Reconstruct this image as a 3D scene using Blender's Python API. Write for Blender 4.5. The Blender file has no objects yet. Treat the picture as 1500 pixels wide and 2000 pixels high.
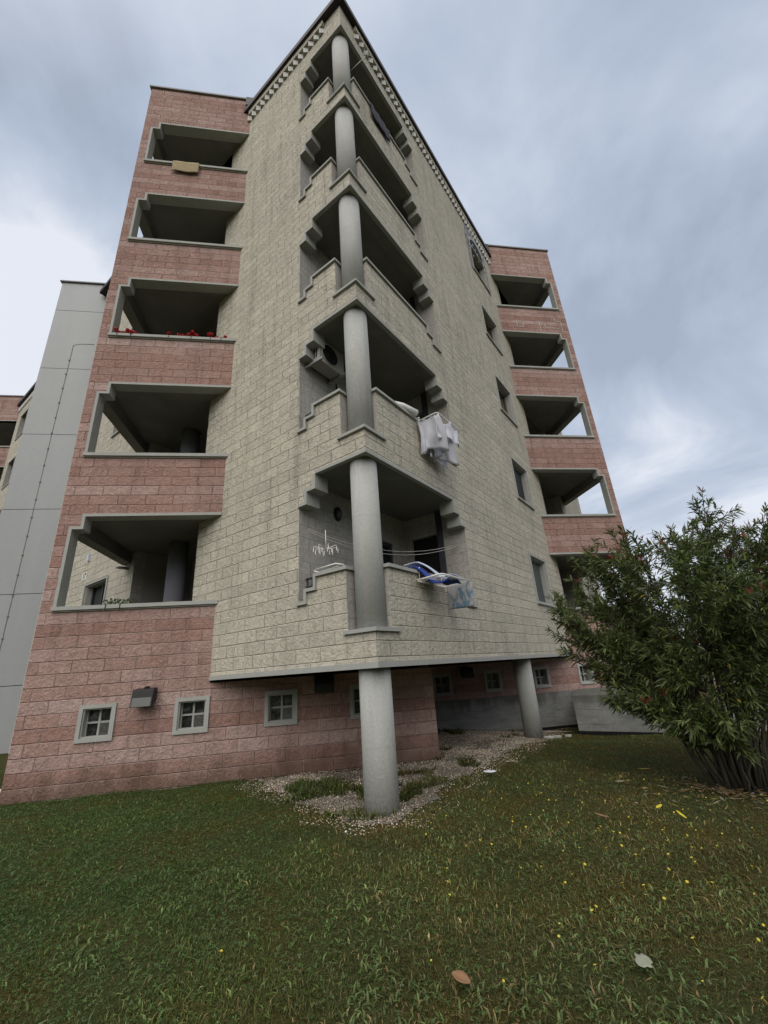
import bpy, bmesh, math, random
import numpy as np
from mathutils import Vector, Matrix
random.seed(7); rng = np.random.default_rng(11)
SC = bpy.context.scene
COL = SC.collection
PI = math.pi; S2 = math.sqrt(2)

# ---------------------------------------------------------------- camera
CAM = Vector((-0.7246, -5.5629, 1.5036)); YAW, PITCH, ROLL, FPX = -0.1676, 0.3576, -0.0714, 825.06
cd = bpy.data.cameras.new('camera'); cam = bpy.data.objects.new('camera', cd); COL.objects.link(cam)
fwd = Vector((-math.sin(YAW)*math.cos(PITCH), math.cos(YAW)*math.cos(PITCH), math.sin(PITCH)))
rt = Vector((math.cos(YAW), math.sin(YAW), 0)); up = rt.cross(fwd)
r2 = math.cos(ROLL)*rt + math.sin(ROLL)*up; u2 = -math.sin(ROLL)*rt + math.cos(ROLL)*up
M = Matrix((r2, u2, -fwd)).transposed().to_4x4(); M.translation = CAM
cam.matrix_world = M
cd.sensor_fit = 'VERTICAL'; cd.sensor_height = 36; cd.sensor_width = 27; cd.lens = FPX/2000*36
cd.clip_start = 0.05; cd.clip_end = 2000
SC.camera = cam
SC.render.resolution_x, SC.render.resolution_y = 768, 1024
SC.render.engine = 'CYCLES'
SC.cycles.use_denoising = True
SC.cycles.max_bounces = 7; SC.cycles.diffuse_bounces = 4; SC.cycles.glossy_bounces = 2
SC.view_settings.view_transform = 'Standard'; SC.view_settings.look = 'None'
SC.view_settings.exposure = 0.0; SC.view_settings.gamma = 1.0

# ---------------------------------------------------------------- sky and sun (overcast)
SUN_EL, SUN_AZ = math.radians(46), math.radians(200)     # azimuth from +Y clockwise: behind the viewer
sdir = Vector((math.sin(SUN_AZ)*math.cos(SUN_EL), math.cos(SUN_AZ)*math.cos(SUN_EL), math.sin(SUN_EL)))
W = bpy.data.worlds.new("World"); SC.world = W; W.use_nodes = True
wn, wl = W.node_tree.nodes, W.node_tree.links
wn.clear()
class NT:
    """tiny helper to write node graphs"""
    def __init__(s, tree): s.t = tree; s.n = tree.nodes; s.l = tree.links
    def new(s, kind, **kw):
        n = s.n.new(kind)
        for k, v in kw.items(): setattr(n, k, v)
        return n
    def put(s, sock, v):
        if hasattr(v, 'links') or isinstance(v, bpy.types.NodeSocket): s.l.new(v, sock)
        else: sock.default_value = v
    def m(s, op, a, b=0.0, c=None, clamp=False):
        n = s.new('ShaderNodeMath', operation=op, use_clamp=clamp); s.put(n.inputs[0], a); s.put(n.inputs[1], b)
        if c is not None: s.put(n.inputs[2], c)
        return n.outputs[0]
    def vm(s, op, a, b=(0, 0, 0), out=0):
        n = s.new('ShaderNodeVectorMath', operation=op); s.put(n.inputs[0], a)
        if op != 'SCALE': s.put(n.inputs[1], b)
        else: s.put(n.inputs['Scale'], b)
        return n.outputs[out]
    def noise(s, vec, scale, detail=4, rough=.5, dist=0.0, out='Fac'):
        n = s.new('ShaderNodeTexNoise'); s.put(n.inputs['Vector'], vec); n.inputs['Scale'].default_value = scale
        n.inputs['Detail'].default_value = detail; n.inputs['Roughness'].default_value = rough; n.inputs['Distortion'].default_value = dist
        return n.outputs[out]
    def ramp(s, fac, stops, interp='LINEAR'):
        n = s.new('ShaderNodeValToRGB'); s.put(n.inputs[0], fac); cr = n.color_ramp; cr.interpolation = interp
        while len(cr.elements) < len(stops): cr.elements.new(.5)
        for e, (p, c) in zip(cr.elements, stops):
            e.position = p; e.color = (c[0], c[1], c[2], 1) if not isinstance(c, (int, float)) else (c, c, c, 1)
        return n.outputs[0]
    def mix(s, fac, a, b, mode='MIX'):
        n = s.new('ShaderNodeMix', data_type='RGBA', blend_type=mode); s.put(n.inputs[0], fac)
        for i, v in ((6, a), (7, b)):
            s.put(n.inputs[i], v if not isinstance(v, tuple) else (v[0], v[1], v[2], 1))
        return n.outputs[2]
    def mr(s, v, a, b, c=0.0, d=1.0, smooth=True):
        n = s.new('ShaderNodeMapRange', interpolation_type='SMOOTHSTEP' if smooth else 'LINEAR')
        s.put(n.inputs[0], v); n.inputs[1].default_value = a; n.inputs[2].default_value = b; n.inputs[3].default_value = c; n.inputs[4].default_value = d
        return n.outputs[0]
    def comb(s, x, y, z=0.0):
        n = s.new('ShaderNodeCombineXYZ'); s.put(n.inputs[0], x); s.put(n.inputs[1], y); s.put(n.inputs[2], z); return n.outputs[0]
    def sep(s, v):
        n = s.new('ShaderNodeSeparateXYZ'); s.put(n.inputs[0], v); return n.outputs
w = NT(W.node_tree)
tc = w.new('ShaderNodeTexCoord').outputs['Generated']
dx, dy, dz = w.sep(tc)
nish = w.new('ShaderNodeTexSky', sky_type='NISHITA', sun_disc=False, sun_elevation=SUN_EL, sun_rotation=SUN_AZ)
nish.dust_density = 2.0
zz = w.m('ADD', w.m('MAXIMUM', dz, 0.0), 0.22)
plane = w.comb(w.m('DIVIDE', dx, zz), w.m('DIVIDE', dy, zz), 3.7)
n1 = w.noise(plane, 1.5, 7, .56, .5)
n2 = w.noise(plane, 0.42, 3, .5, .2)
cl = w.m('ADD', w.m('MULTIPLY', n1, 1.15), w.m('SUBTRACT', w.m('MULTIPLY', n2, .80), .42))
def lobe(px, py, lo, gain):
    v = (fwd + r2*((px-750)/FPX) - u2*((py-1000)/FPX)).normalized()
    d = w.vm('DOT_PRODUCT', tc, tuple(v), out=1)
    return w.m('MULTIPLY', w.mr(d, lo, 1.0), gain)
for a in ((30, 620, .94, .34), (-60, 800, .94, .20), (1350, 320, .96, .17), (1330, 930, .95, .14), (820, 120, .93, .05), (150, 180, .90, -.10), (1200, 560, .96, -.13), (1430, 500, .95, -.10), (1030, 440, .96, .06), (1420, 60, .90, -.05)):
    cl = w.m('ADD', cl, lobe(*a))
ccol = w.ramp(cl, [(0.34, (.41, .475, .59)), (0.48, (.50, .575, .71)), (0.60, (.61, .68, .80)), (0.76, (.86, .90, .98))])
hor = w.mr(dz, 0.0, .32, .45, 0.0)
ccol = w.mix(hor, ccol, (.70, .76, .86))
sd_ = w.mr(w.vm('DOT_PRODUCT', tc, tuple(sdir), out=1), .38, .95, 0.0, 1.0)
ccol = w.mix(sd_, ccol, (1.75, 1.70, 1.62))
# dark low band added behind the viewer as an unseen skyline, dimming the recesses
sk = w.m('MULTIPLY', w.mr(dy, -.35, -.6), w.mr(dz, .26, .16))
ccol = w.mix(sk, ccol, (.05, .055, .045))
nscaled = w.vm('SCALE', nish.outputs[0], 0.10)
mixn = w.new('ShaderNodeMix', data_type='RGBA'); mixn.inputs[0].default_value = .90
wl.new(nscaled, mixn.inputs[6]); wl.new(ccol, mixn.inputs[7])
bg = w.new('ShaderNodeBackground'); wl.new(mixn.outputs[2], bg.inputs[0]); bg.inputs[1].default_value = 1.0
wo = w.new('ShaderNodeOutputWorld'); wl.new(bg.outputs[0], wo.inputs[0])
W.cycles.sampling_method = 'MANUAL'; W.cycles.sample_map_resolution = 512

sd = bpy.data.lights.new('sun', 'SUN'); sd.energy = 1.15; sd.angle = math.radians(60); sd.color = (1.0, .965, .91)
so = bpy.data.objects.new('sun', sd); COL.objects.link(so); so.rotation_euler = sdir.to_track_quat('Z', 'Y').to_euler()

# ---------------------------------------------------------------- materials
def newmat(name, rough=.8, spec=.3, metal=0.0):
    mt = bpy.data.materials.new(name); mt.use_nodes = True
    n = NT(mt.node_tree); b = n.n['Principled BSDF']
    b.inputs['Roughness'].default_value = rough; b.inputs['Metallic'].default_value = metal
    b.inputs['Specular IOR Level'].default_value = spec
    return mt, n, b
def bump(n, b, h, dist, strength=1.0):
    bp = n.new('ShaderNodeBump'); bp.inputs['Strength'].default_value = strength; bp.inputs['Distance'].default_value = dist
    n.put(bp.inputs['Height'], h); n.l.new(bp.outputs[0], b.inputs['Normal'])
def plain(name, col, rough=.7, var=.12, scale=6, bd=0.0, metal=0.0, spec=.3, streak=False):
    mt, n, b = newmat(name, rough, spec, metal)
    pos = n.new('ShaderNodeNewGeometry').outputs['Position']
    q = n.vm('MULTIPLY', pos, (1, 1, .22)) if streak else pos
    f = n.noise(q, scale, 6, .6)
    f2 = n.noise(pos, scale*9, 3, .6)
    v = n.m('ADD', 1-var*1.1, n.m('ADD', n.m('MULTIPLY', f, var*1.6), n.m('MULTIPLY', f2, var*.6)))
    n.l.new(n.vm('SCALE', col + (() if len(col) == 3 else ()), v), b.inputs['Base Color'])
    if bd: bump(n, b, n.m('ADD', f2, n.m('MULTIPLY', f, .5)), bd)
    return mt
def block_mat(name, cols, mortar, mortar2, rock=0.012, bandamt=.5, L=.5, H=.2, mw=.0036, voff=0.0, base=False):
    """split-faced concrete blocks in courses; UV map holds metres along the wall / height"""
    mt, n, b = newmat(name, .92, .15)
    uv = n.new('ShaderNodeUVMap').outputs[0]
    u, v, _ = n.sep(uv); v = n.m('ADD', v, voff)
    pos = n.new('ShaderNodeNewGeometry').outputs['Position']
    vr = n.m('DIVIDE', v, H); row = n.m('FLOOR', vr); fr = n.m('FRACT', vr)
    shift = n.m('ADD', n.m('MULTIPLY', n.m('MODULO', row, 2.0), .5), n.m('MULTIPLY', n.m('FRACT', n.m('MULTIPLY', row, .377)), .18))
    ur = n.m('ADD', n.m('DIVIDE', u, L), n.m('ADD', shift, 100.0)); col = n.m('FLOOR', ur); fc = n.m('FRACT', ur)
    wob = n.m('MULTIPLY', n.m('SUBTRACT', n.noise(pos, 22, 3), .5), .007)
    dv = n.m('MULTIPLY', n.m('MINIMUM', fr, n.m('SUBTRACT', 1.0, fr)), H)
    du = n.m('MULTIPLY', n.m('MINIMUM', fc, n.m('SUBTRACT', 1.0, fc)), L)
    d = n.m('ADD', n.m('MINIMUM', dv, du), wob)
    joint = n.mr(d, mw*.45, mw*1.15, 1.0, 0.0)
    wn_ = n.new('ShaderNodeTexWhiteNoise', noise_dimensions='2D'); n.put(wn_.inputs['Vector'], n.comb(col, row)); rnd = wn_.outputs['Value']
    wr = n.new('ShaderNodeTexWhiteNoise', noise_dimensions='1D'); n.put(wr.inputs['W'], row); rrow = wr.outputs['Value']
    big = n.noise(pos, .55, 3, .5)
    batch = n.noise(n.comb(n.m('MULTIPLY', col, .11), n.m('MULTIPLY', row, .9)), 1.0, 2)
    key = n.m('ADD', n.m('MULTIPLY', rnd, .20), n.m('ADD', n.m('MULTIPLY', rrow, bandamt*.55), n.m('MULTIPLY', batch, 1-.20-bandamt*.55)))
    c = n.ramp(key, cols)
    # rock face
    r1 = n.noise(n.vm('ADD', pos, n.comb(n.m('MULTIPLY', rnd, 9.0), 0.0, n.m('MULTIPLY', rnd, 5.0))), 13, 7, .62, .6)
    r2_ = n.noise(pos, 60, 4, .7)
    vo = n.new('ShaderNodeTexVoronoi', feature='F1'); n.put(vo.inputs['Vector'], n.vm('ADD', pos, n.vm('SCALE', n.noise(pos, 9, 3, out='Color'), .10))); vo.inputs['Scale'].default_value = 21
    rk = n.m('ADD', n.m('MULTIPLY', r1, 1.1), n.m('ADD', n.m('MULTIPLY', r2_, .55), n.m('MULTIPLY', vo.outputs['Distance'], .45)))
    tilt = n.m('ADD', n.m('MULTIPLY', n.m('SUBTRACT', rnd, .5), n.m('SUBTRACT', fc, .5)), n.m('MULTIPLY', n.m('SUBTRACT', n.m('FRACT', n.m('MULTIPLY', rnd, 7.3)), .5), n.m('SUBTRACT', fr, .5)))
    edge = n.mr(d, 0.0, .012, 0.6, 1.0)
    h = n.m('MULTIPLY', edge, n.m('ADD', n.m('ADD', rk, .35), n.m('MULTIPLY', tilt, .9)))
    h = n.m('SUBTRACT', h, n.m('MULTIPLY', joint, .15))
    joint = n.m('MULTIPLY', joint, n.mr(n.noise(pos, 4.5, 3, .6), .30, .62, .35, 1.0))
    tone = n.mr(r1, .30, .70, .82, 1.16, False)
    tone = n.m('MULTIPLY', tone, n.mr(r2_, .28, .72, .76, 1.20, False))
    c = n.vm('SCALE', c, tone)
    # grey weathering blotches and vertical run marks
    st = n.mr(n.noise(n.vm('MULTIPLY', pos, (2.6, 2.6, .35)), 1.3, 5, .6), .46, .74, 0.0, .75)
    c = n.mix(st, c, n.vm('SCALE', c, .72))
    c = n.mix(n.mr(big, .45, .7, 0.0, .30), c, n.vm('SCALE', c, 1.14))
    sk_ = n.mr(n.noise(n.vm('MULTIPLY', pos, (7, 7, .28)), 1.0, 5, .65), .52, .76, 0.0, .55)
    c = n.mix(sk_, c, n.vm('SCALE', c, .66))
    if base:
        z_ = n.sep(pos)[2]
        g_ = n.m('MULTIPLY', n.mr(n.m('ADD', z_, n.m('MULTIPLY', n.noise(n.vm('MULTIPLY', pos, (1, 1, .5)), 3.0, 5, .65), .9)), 1.0, .42), .8)
        c = n.mix(g_, c, (.10, .062, .042))
    mc = n.mix(n.mr(n.m('ADD', n.noise(pos, .9, 3), n.mr(n.sep(pos)[2], 2.2, 4.2, .16, 0.0)), .50, .62), mortar, mortar2)
    c = n.mix(joint, c, mc)
    n.l.new(c, b.inputs['Base Color'])
    bump(n, b, h, rock, 1.0)
    return mt
MAT = {}
MAT['beige'] = block_mat('beige_blocks', [(.20, (.435, .405, .338)), (.42, (.48, .45, .375)), (.60, (.515, .48, .40)), (.80, (.57, .525, .425))], (.255, .235, .195), (.56, .51, .43), .022, .20, voff=-.065)
MAT['pink'] = block_mat('pink_blocks', [(.20, (.305, .182, .154)), (.42, (.345, .218, .188)), (.58, (.38, .255, .226)), (.80, (.425, .308, .28))], (.215, .14, .12), (.47, .37, .335), .022, .85, base=True)
MAT['smooth'] = block_mat('smooth_blocks', [(.2, (.36, .345, .315)), (.8, (.42, .40, .37))], (.17, .16, .15), (.15, .14, .13), .0015, .2, L=.5, H=.2, mw=.004)
MAT['trim'] = plain('grey_trim', (.34, .345, .325), .8, .16, 5, .002)
def column_mat():
    mt, n, b = newmat('column_concrete', .88, .2)
    pos = n.new('ShaderNodeNewGeometry').outputs['Position']; z = n.sep(pos)[2]
    f = n.noise(n.vm('MULTIPLY', pos, (1, 1, .2)), 5, 6, .62); f2 = n.noise(pos, 26, 5, .65); f3 = n.noise(n.vm('MULTIPLY', pos, (9, 9, .35)), 1.4, 5, .6)
    c = n.ramp(f, [(.3, (.345, .35, .335)), (.55, (.385, .388, .37)), (.75, (.43, .428, .405))])
    c = n.vm('SCALE', c, n.mr(f2, .3, .7, .90, 1.08, False))
    c = n.mix(n.mr(f3, .52, .76, 0.0, .38), c, (.22, .22, .20))
    c = n.mix(n.mr(n.noise(pos, 1.7, 4, .6), .52, .70, 0.0, .35), c, (.44, .43, .40))
    gr = n.m('MULTIPLY', n.mr(n.m('ADD', z, n.m('MULTIPLY', f2, .45)), .34, .02), .7)
    c = n.mix(gr, c, (.13, .115, .085))
    jn = n.mr(n.m('ABSOLUTE', n.m('SUBTRACT', n.m('FRACT', n.m('DIVIDE', n.m('ADD', z, .12), 1.5)), .5)), .003, .0, 0.0, .35)
    c = n.mix(jn, c, (.17, .17, .16))
    n.l.new(c, b.inputs['Base Color']); bump(n, b, n.m('ADD', f2, n.m('MULTIPLY', f, .6)), .006); return mt
MAT['column'] = column_mat()
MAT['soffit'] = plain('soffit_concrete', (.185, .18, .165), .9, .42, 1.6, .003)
MAT['inner'] = plain('inner_render', (.30, .285, .26), .9, .12, 3, .002)
MAT['concrete'] = None
def concrete_mat():
    mt, n, b = newmat('board_concrete', .9, .2)
    pos = n.new('ShaderNodeNewGeometry').outputs['Position']
    x, y, z = n.sep(pos)
    fr = n.m('FRACT', n.m('DIVIDE', z, .16)); ln = n.mr(n.m('MINIMUM', fr, n.m('SUBTRACT', 1.0, fr)), 0.0, .05, 1.0, 0.0)
    f = n.noise(n.vm('MULTIPLY', pos, (1, 1, 3)), 2.2, 6, .65); f2 = n.noise(pos, 30, 4, .6)
    c = n.ramp(f, [(.3, (.20, .205, .20)), (.55, (.29, .295, .285)), (.75, (.35, .355, .34))])
    c = n.vm('SCALE', c, n.mr(f2, .3, .7, .85, 1.1, False))
    c = n.mix(n.m('MULTIPLY', ln, .5), c, (.15, .15, .145))
    dk = n.m('MULTIPLY', n.mr(n.m('ADD', z, n.m('MULTIPLY', n.noise(n.vm('MULTIPLY', pos, (2, 2, .4)), 2.5, 4), .7)), .62, 1.02), .75)
    c = n.mix(dk, c, (.085, .082, .065))
    n.l.new(c, b.inputs['Base Color']); bump(n, b, n.m('SUBTRACT', n.m('ADD', f2, f), n.m('MULTIPLY', ln, .8)), .006)
    return mt
MAT['concrete'] = concrete_mat()
MAT['panel'] = plain('lift_panel_metal', (.30, .31, .32), .5, .2, .8, 0, 0.1, .4, streak=True)
MAT['cablegrey'] = plain('cable_grey', (.19, .195, .20), .6, .1, 5)
MAT['gutter'] = plain('dark_gutter', (.035, .026, .030), .5, .2, 4)
MAT['coping'] = plain('grey_coping_metal', (.20, .20, .21), .5, .15, 5)
MAT['black'] = plain('black_plastic', (.012, .012, .013), .45, .2, 8)
MAT['bitumen'] = plain('bitumen', (.010, .010, .011), .8, .3, 8, .01)
MAT['dark'] = plain('dark_room', (.012, .012, .013), .6, .1, 4)
MAT['shutter'] = plain('shutter_slats', (.11, .13, .125), .6, .12, 4)
MAT['shutterdark'] = plain('shutter_slats_dark', (.045, .045, .055), .6, .12, 4)
MAT['wood'] = plain('brown_wood', (.16, .085, .045), .6, .3, 9, streak=True)
MAT['whitefleck'] = plain('pale_lime_white', (.50, .50, .48), .9, .15, 20)
MAT['lampglass'] = plain('lamp_glass', (.065, .068, .066), .25, .1, 8, spec=.5)
MAT['acwhite'] = plain('weathered_ivory_casing', (.34, .335, .30), .55, .1, 8)
MAT['steel'] = plain('galvanised_steel', (.30, .30, .29), .45, .15, 12, 0, .5)
MAT['whiteplastic'] = plain('white_plastic', (.72, .71, .66), .4, .06, 9, spec=.5)
MAT['iron'] = plain('dark_iron', (.03, .03, .035), .5, .2, 9)
MAT['dusk'] = plain('lavender_grey_paint', (.20, .20, .235), .8, .1, 3)
MAT['terracotta'] = plain('brown_pot', (.14, .07, .045), .8, .2, 9)
def reflection_painted_glass():
    mt, n, b = newmat('reflection_painted_glass', .25, .6)
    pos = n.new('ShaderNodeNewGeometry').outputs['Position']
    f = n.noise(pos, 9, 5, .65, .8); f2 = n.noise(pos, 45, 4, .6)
    c = n.ramp(n.m('ADD', n.m('MULTIPLY', f, .8), n.m('MULTIPLY', f2, .2)), [(.40, (.012, .014, .015)), (.55, (.035, .040, .042)), (.68, (.10, .11, .11))])  # grey mottling paints tree reflections into the dirty pane's colour
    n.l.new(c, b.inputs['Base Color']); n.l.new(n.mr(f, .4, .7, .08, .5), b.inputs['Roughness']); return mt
MAT['reflectglass'] = reflection_painted_glass()
mg, n_, b_ = newmat('window_glass', .06, .8); b_.inputs['Base Color'].default_value = (.02, .025, .026, 1); MAT['glass'] = mg
def cloth(name, stops, scale=3, vec=(1, 1, 1)):
    mt, n, b = newmat(name, .95, .1)
    pos = n.new('ShaderNodeNewGeometry').outputs['Position']
    c = n.ramp(n.noise(n.vm('MULTIPLY', pos, vec), scale, 3, .5, 1.2), stops); n.l.new(c, b.inputs['Base Color'])
    bump(n, b, n.noise(pos, 140, 2), .001)
    b.inputs['Sheen Weight'].default_value = .15
    return mt
MAT['white_cloth'] = cloth('white_cloth', [(.3, (.56, .57, .66)), (.7, (.72, .73, .80))])
MAT['blue_cloth'] = cloth('blue_cloth', [(.3, (.012, .03, .18)), (.7, (.02, .05, .28))])
MAT['pale_cloth'] = cloth('pale_blue_cloth', [(.3, (.42, .48, .60)), (.7, (.58, .62, .72))])
MAT['towel'] = cloth('patterned_towel', [(.0, (.10, .20, .28)), (.40, (.13, .22, .30)), (.46, (.36, .36, .38)), (.6, (.42, .41, .42)), (1, (.38, .37, .40))], 5.0, (1, 1, .6))
MAT['mat'] = cloth('yellow_mat', [(.35, (.27, .215, .125)), (.65, (.37, .30, .18))], 14)
MAT['navy'] = cloth('navy_screen', [(.3, (.012, .013, .028)), (.7, (.02, .02, .04))], 9)
def stripe_mat():
    mt, n, b = newmat('striped_cloth', .95, .1)
    pos = n.new('ShaderNodeNewGeometry').outputs['Position']; x, y, z = n.sep(pos)
    s = n.m('SINE', n.m('MULTIPLY', n.m('ADD', z, n.m('MULTIPLY', x, .4)), 190.0))
    n.l.new(n.ramp(s, [(.4, (.42, .48, .50)), (.6, (.02, .10, .13))], 'CONSTANT'), b.inputs['Base Color']); return mt
MAT['stripe'] = stripe_mat()
def attr_mat(name, rough=.55, spec=.3, trans=0.0):
    mt, n, b = newmat(name, rough, spec)
    a = n.new('ShaderNodeVertexColor', layer_name='Col'); n.l.new(a.outputs[0], b.inputs['Base Color'])
    if trans:
        t = n.new('ShaderNodeBsdfTranslucent'); n.l.new(n.vm('MULTIPLY', a.outputs[0], (1.1, 1.3, .7)), t.inputs[0])
        mx = n.new('ShaderNodeMixShader'); mx.inputs[0].default_value = trans
        n.l.new(b.outputs[0], mx.inputs[1]); n.l.new(t.outputs[0], mx.inputs[2]); n.l.new(mx.outputs[0], n.n['Material Output'].inputs[0])
    return mt
MAT['leaf'] = attr_mat('oleander_leaf', .42, .45, .22)
MAT['grass'] = attr_mat('grass_blades', .6, .25, .25)
MAT['stone'] = attr_mat('gravel_stone', .85, .3)
MAT['bark'] = plain('grey_brown_bark', (.055, .048, .036), .9, .4, 14, .004)
MAT['redflower'] = plain('red_petal', (.42, .012, .014), .6, .35, 30)
MAT['yellowflower'] = plain('yellow_petal', (.55, .45, .05), .6, .2, 30)
MAT['brownleaf'] = plain('dry_brown_leaf', (.22, .12, .065), .7, .35, 25)
MAT['paleleaf'] = plain('pale_dry_leaf', (.24, .25, .19), .7, .25, 25)
MAT['paper'] = plain('white_paper', (.55, .57, .62), .8, .15, 30)

# ---------------------------------------------------------------- mesh builder
def tag(o, label=None, cat=None, group=None, kind=None):
    if label: o['label'] = label
    if cat: o['category'] = cat
    if group: o['group'] = group
    if kind: o['kind'] = kind
    return o
def thing(name, loc, label, cat, group=None):
    o = bpy.data.objects.new(name, None); COL.objects.link(o); o.location = loc; o.empty_display_size = .1
    return tag(o, label, cat, group)
def wloc(o):
    v = Vector((0, 0, 0))
    while o is not None: v += Vector(o.location); o = o.parent
    return v
class MB:
    def __init__(s): s.v = []; s.f = []; s.uv = []; s.mi = []; s.sm = []
    def face(s, pts, uvs=None, mi=0, smooth=False):
        b = len(s.v); s.v += [tuple(p) for p in pts]; s.f.append(tuple(range(b, b+len(pts))))
        s.uv.append(uvs or [(p[0]+p[1], p[2]) for p in pts]); s.mi.append(mi); s.sm.append(smooth)
    def box(s, a, b, mi=0, fr=None):
        x0, y0, z0 = a; x1, y1, z1 = b; T = fr or (lambda x, y, z: (x, y, z))
        c = [(x0, y0, z0), (x1, y0, z0), (x1, y1, z0), (x0, y1, z0), (x0, y0, z1), (x1, y0, z1), (x1, y1, z1), (x0, y1, z1)]
        for q in ((0, 3, 2, 1), (4, 5, 6, 7), (0, 1, 5, 4), (1, 2, 6, 5), (2, 3, 7, 6), (3, 0, 4, 7)):
            s.face([T(*c[i]) for i in q], [(c[i][0]+c[i][1], c[i][2]) for i in q], mi)
    def prism(s, poly, z0, z1, mi=0):
        n = len(poly); acc = 0
        s.face([(x, y, z1) for x, y in poly], None, mi); s.face([(x, y, z0) for x, y in reversed(poly)], None, mi)
        for i in range(n):
            p, q = poly[i], poly[(i+1) % n]; L = math.dist(p, q)
            s.face([(p[0], p[1], z0), (q[0], q[1], z0), (q[0], q[1], z1), (p[0], p[1], z1)], [(acc, z0), (acc+L, z0), (acc+L, z1), (acc, z1)], mi); acc += L
    def tube(s, pts, r, n=8, cap=True, mi=0, smooth=True):
        pts = [Vector(p) for p in pts]; rs = r if isinstance(r, (list, tuple)) else [r]*len(pts); rings = []
        ref = Vector((.31, .22, .92)).normalized()
        for i, p in enumerate(pts):
            t = (pts[min(i+1, len(pts)-1)]-pts[max(i-1, 0)]).normalized()
            a = t.cross(ref)
            if a.length < 1e-3: a = t.cross(Vector((1, 0, 0)))
            a.normalize(); c = t.cross(a); rings.append([p+(a*math.cos(2*PI*k/n)+c*math.sin(2*PI*k/n))*rs[i] for k in range(n)])
        for i in range(len(rings)-1):
            for k in range(n):
                s.face([rings[i][k], rings[i][(k+1) % n], rings[i+1][(k+1) % n], rings[i+1][k]], None, mi, smooth)
        if cap: s.face(list(reversed(rings[0])), None, mi); s.face(rings[-1], None, mi)
    def build(s, name, mat, parent=None, merge=True, bevel=0.0):
        off = wloc(parent) if parent else Vector((0, 0, 0))
        me = bpy.data.meshes.new(name)
        me.from_pydata([(v[0]-off.x, v[1]-off.y, v[2]-off.z) for v in s.v], [], s.f)
        for m_ in (mat if isinstance(mat, (list, tuple)) else [mat]): me.materials.append(m_)
        uvl = me.uv_layers.new(name='UVMap'); flat = [c for f in s.uv for u in f for c in u[:2]]
        uvl.data.foreach_set('uv', flat); me.polygons.foreach_set('material_index', s.mi); me.polygons.foreach_set('use_smooth', s.sm)
        if merge:
            bm = bmesh.new(); bm.from_mesh(me); bmesh.ops.remove_doubles(bm, verts=bm.verts, dist=2e-4)
            bmesh.ops.recalc_face_normals(bm, faces=bm.faces); bm.to_mesh(me); bm.free()
        me.update(); o = bpy.data.objects.new(name, me); COL.objects.link(o)
        if parent: o.parent = parent
        if bevel:
            bv = o.modifiers.new('bevel', 'BEVEL'); bv.width = bevel; bv.segments = 2; bv.limit_method = 'ANGLE'
        return o
# frames: (along, depth inward, z) -> world
def FL(a, d, z): return ((-a+d)/S2, (a+d)/S2, z)
def FR(a, d, z): return ((a-d)/S2, (a+d)/S2, z)
YL, YR = 2.576, 6.511
def FPL(x, d, z): return (x, YL+d, z)
def FPR(x, d, z): return (x, YR+d, z)
def grid(mb, fr, As, Zs, filled, d0, d1, mi=0, smi=None, skipmin=False, frontonly=-1e9, uoff=0.0, back=True):
    """rectilinear wall: cells of the As x Zs grid for which filled(a, z)"""
    As = sorted(set(round(a, 4) for a in As)); Zs = sorted(set(round(z, 4) for z in Zs)); smi = mi if smi is None else smi
    on = {}
    for i in range(len(As)-1):
        for j in range(len(Zs)-1):
            on[i, j] = filled((As[i]+As[i+1])/2, (Zs[j]+Zs[j+1])/2)
    for (i, j), v in on.items():
        if not v: continue
        a0, a1, z0, z1 = As[i], As[i+1], Zs[j], Zs[j+1]
        U = lambda a, z: (a+uoff, z)
        mb.face([fr(a0, d0, z0), fr(a1, d0, z0), fr(a1, d0, z1), fr(a0, d0, z1)], [U(a0, z0), U(a1, z0), U(a1, z1), U(a0, z1)], mi)
        if (a0+a1)/2 < frontonly: continue
        if back: mb.face([fr(a0, d1, z0), fr(a0, d1, z1), fr(a1, d1, z1), fr(a1, d1, z0)], [U(a0, z0), U(a0, z1), U(a1, z1), U(a1, z0)], smi)
        D = d1-d0
        if not on.get((i-1, j)) and not (i == 0 and skipmin):
            mb.face([fr(a0, d0, z0), fr(a0, d0, z1), fr(a0, d1, z1), fr(a0, d1, z0)], [U(a0, z0), U(a0, z1), U(a0-D, z1), U(a0-D, z0)], smi)
        if not on.get((i+1, j)):
            mb.face([fr(a1, d0, z0), fr(a1, d1, z0), fr(a1, d1, z1), fr(a1, d0, z1)], [U(a1, z0), U(a1+D, z0), U(a1+D, z1), U(a1, z1)], smi)
        if not on.get((i, j-1)):
            mb.face([fr(a0, d0, z0), fr(a0, d1, z0), fr(a1, d1, z0), fr(a1, d0, z0)], [U(a0, z0), U(a0, z0-.01), U(a1, z0-.01), U(a1, z0)], smi)
        if not on.get((i, j+1)):
            mb.face([fr(a0, d0, z1), fr(a1, d0, z1), fr(a1, d1, z1), fr(a0, d1, z1)], [U(a0, z1), U(a1, z1), U(a1, z1+.01), U(a0, z1+.01)], smi)
def inrects(rs): return lambda a, z: any(r[0] < a < r[1] and r[2] < z < r[3] for r in rs)
def brk(rs, i): return [c for r in rs for c in (r[i], r[i+1])]
def dil(rs, w_): return [(r[0]-w_, r[1]+w_, r[2]-w_, r[3]+w_) for r in rs]

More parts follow.
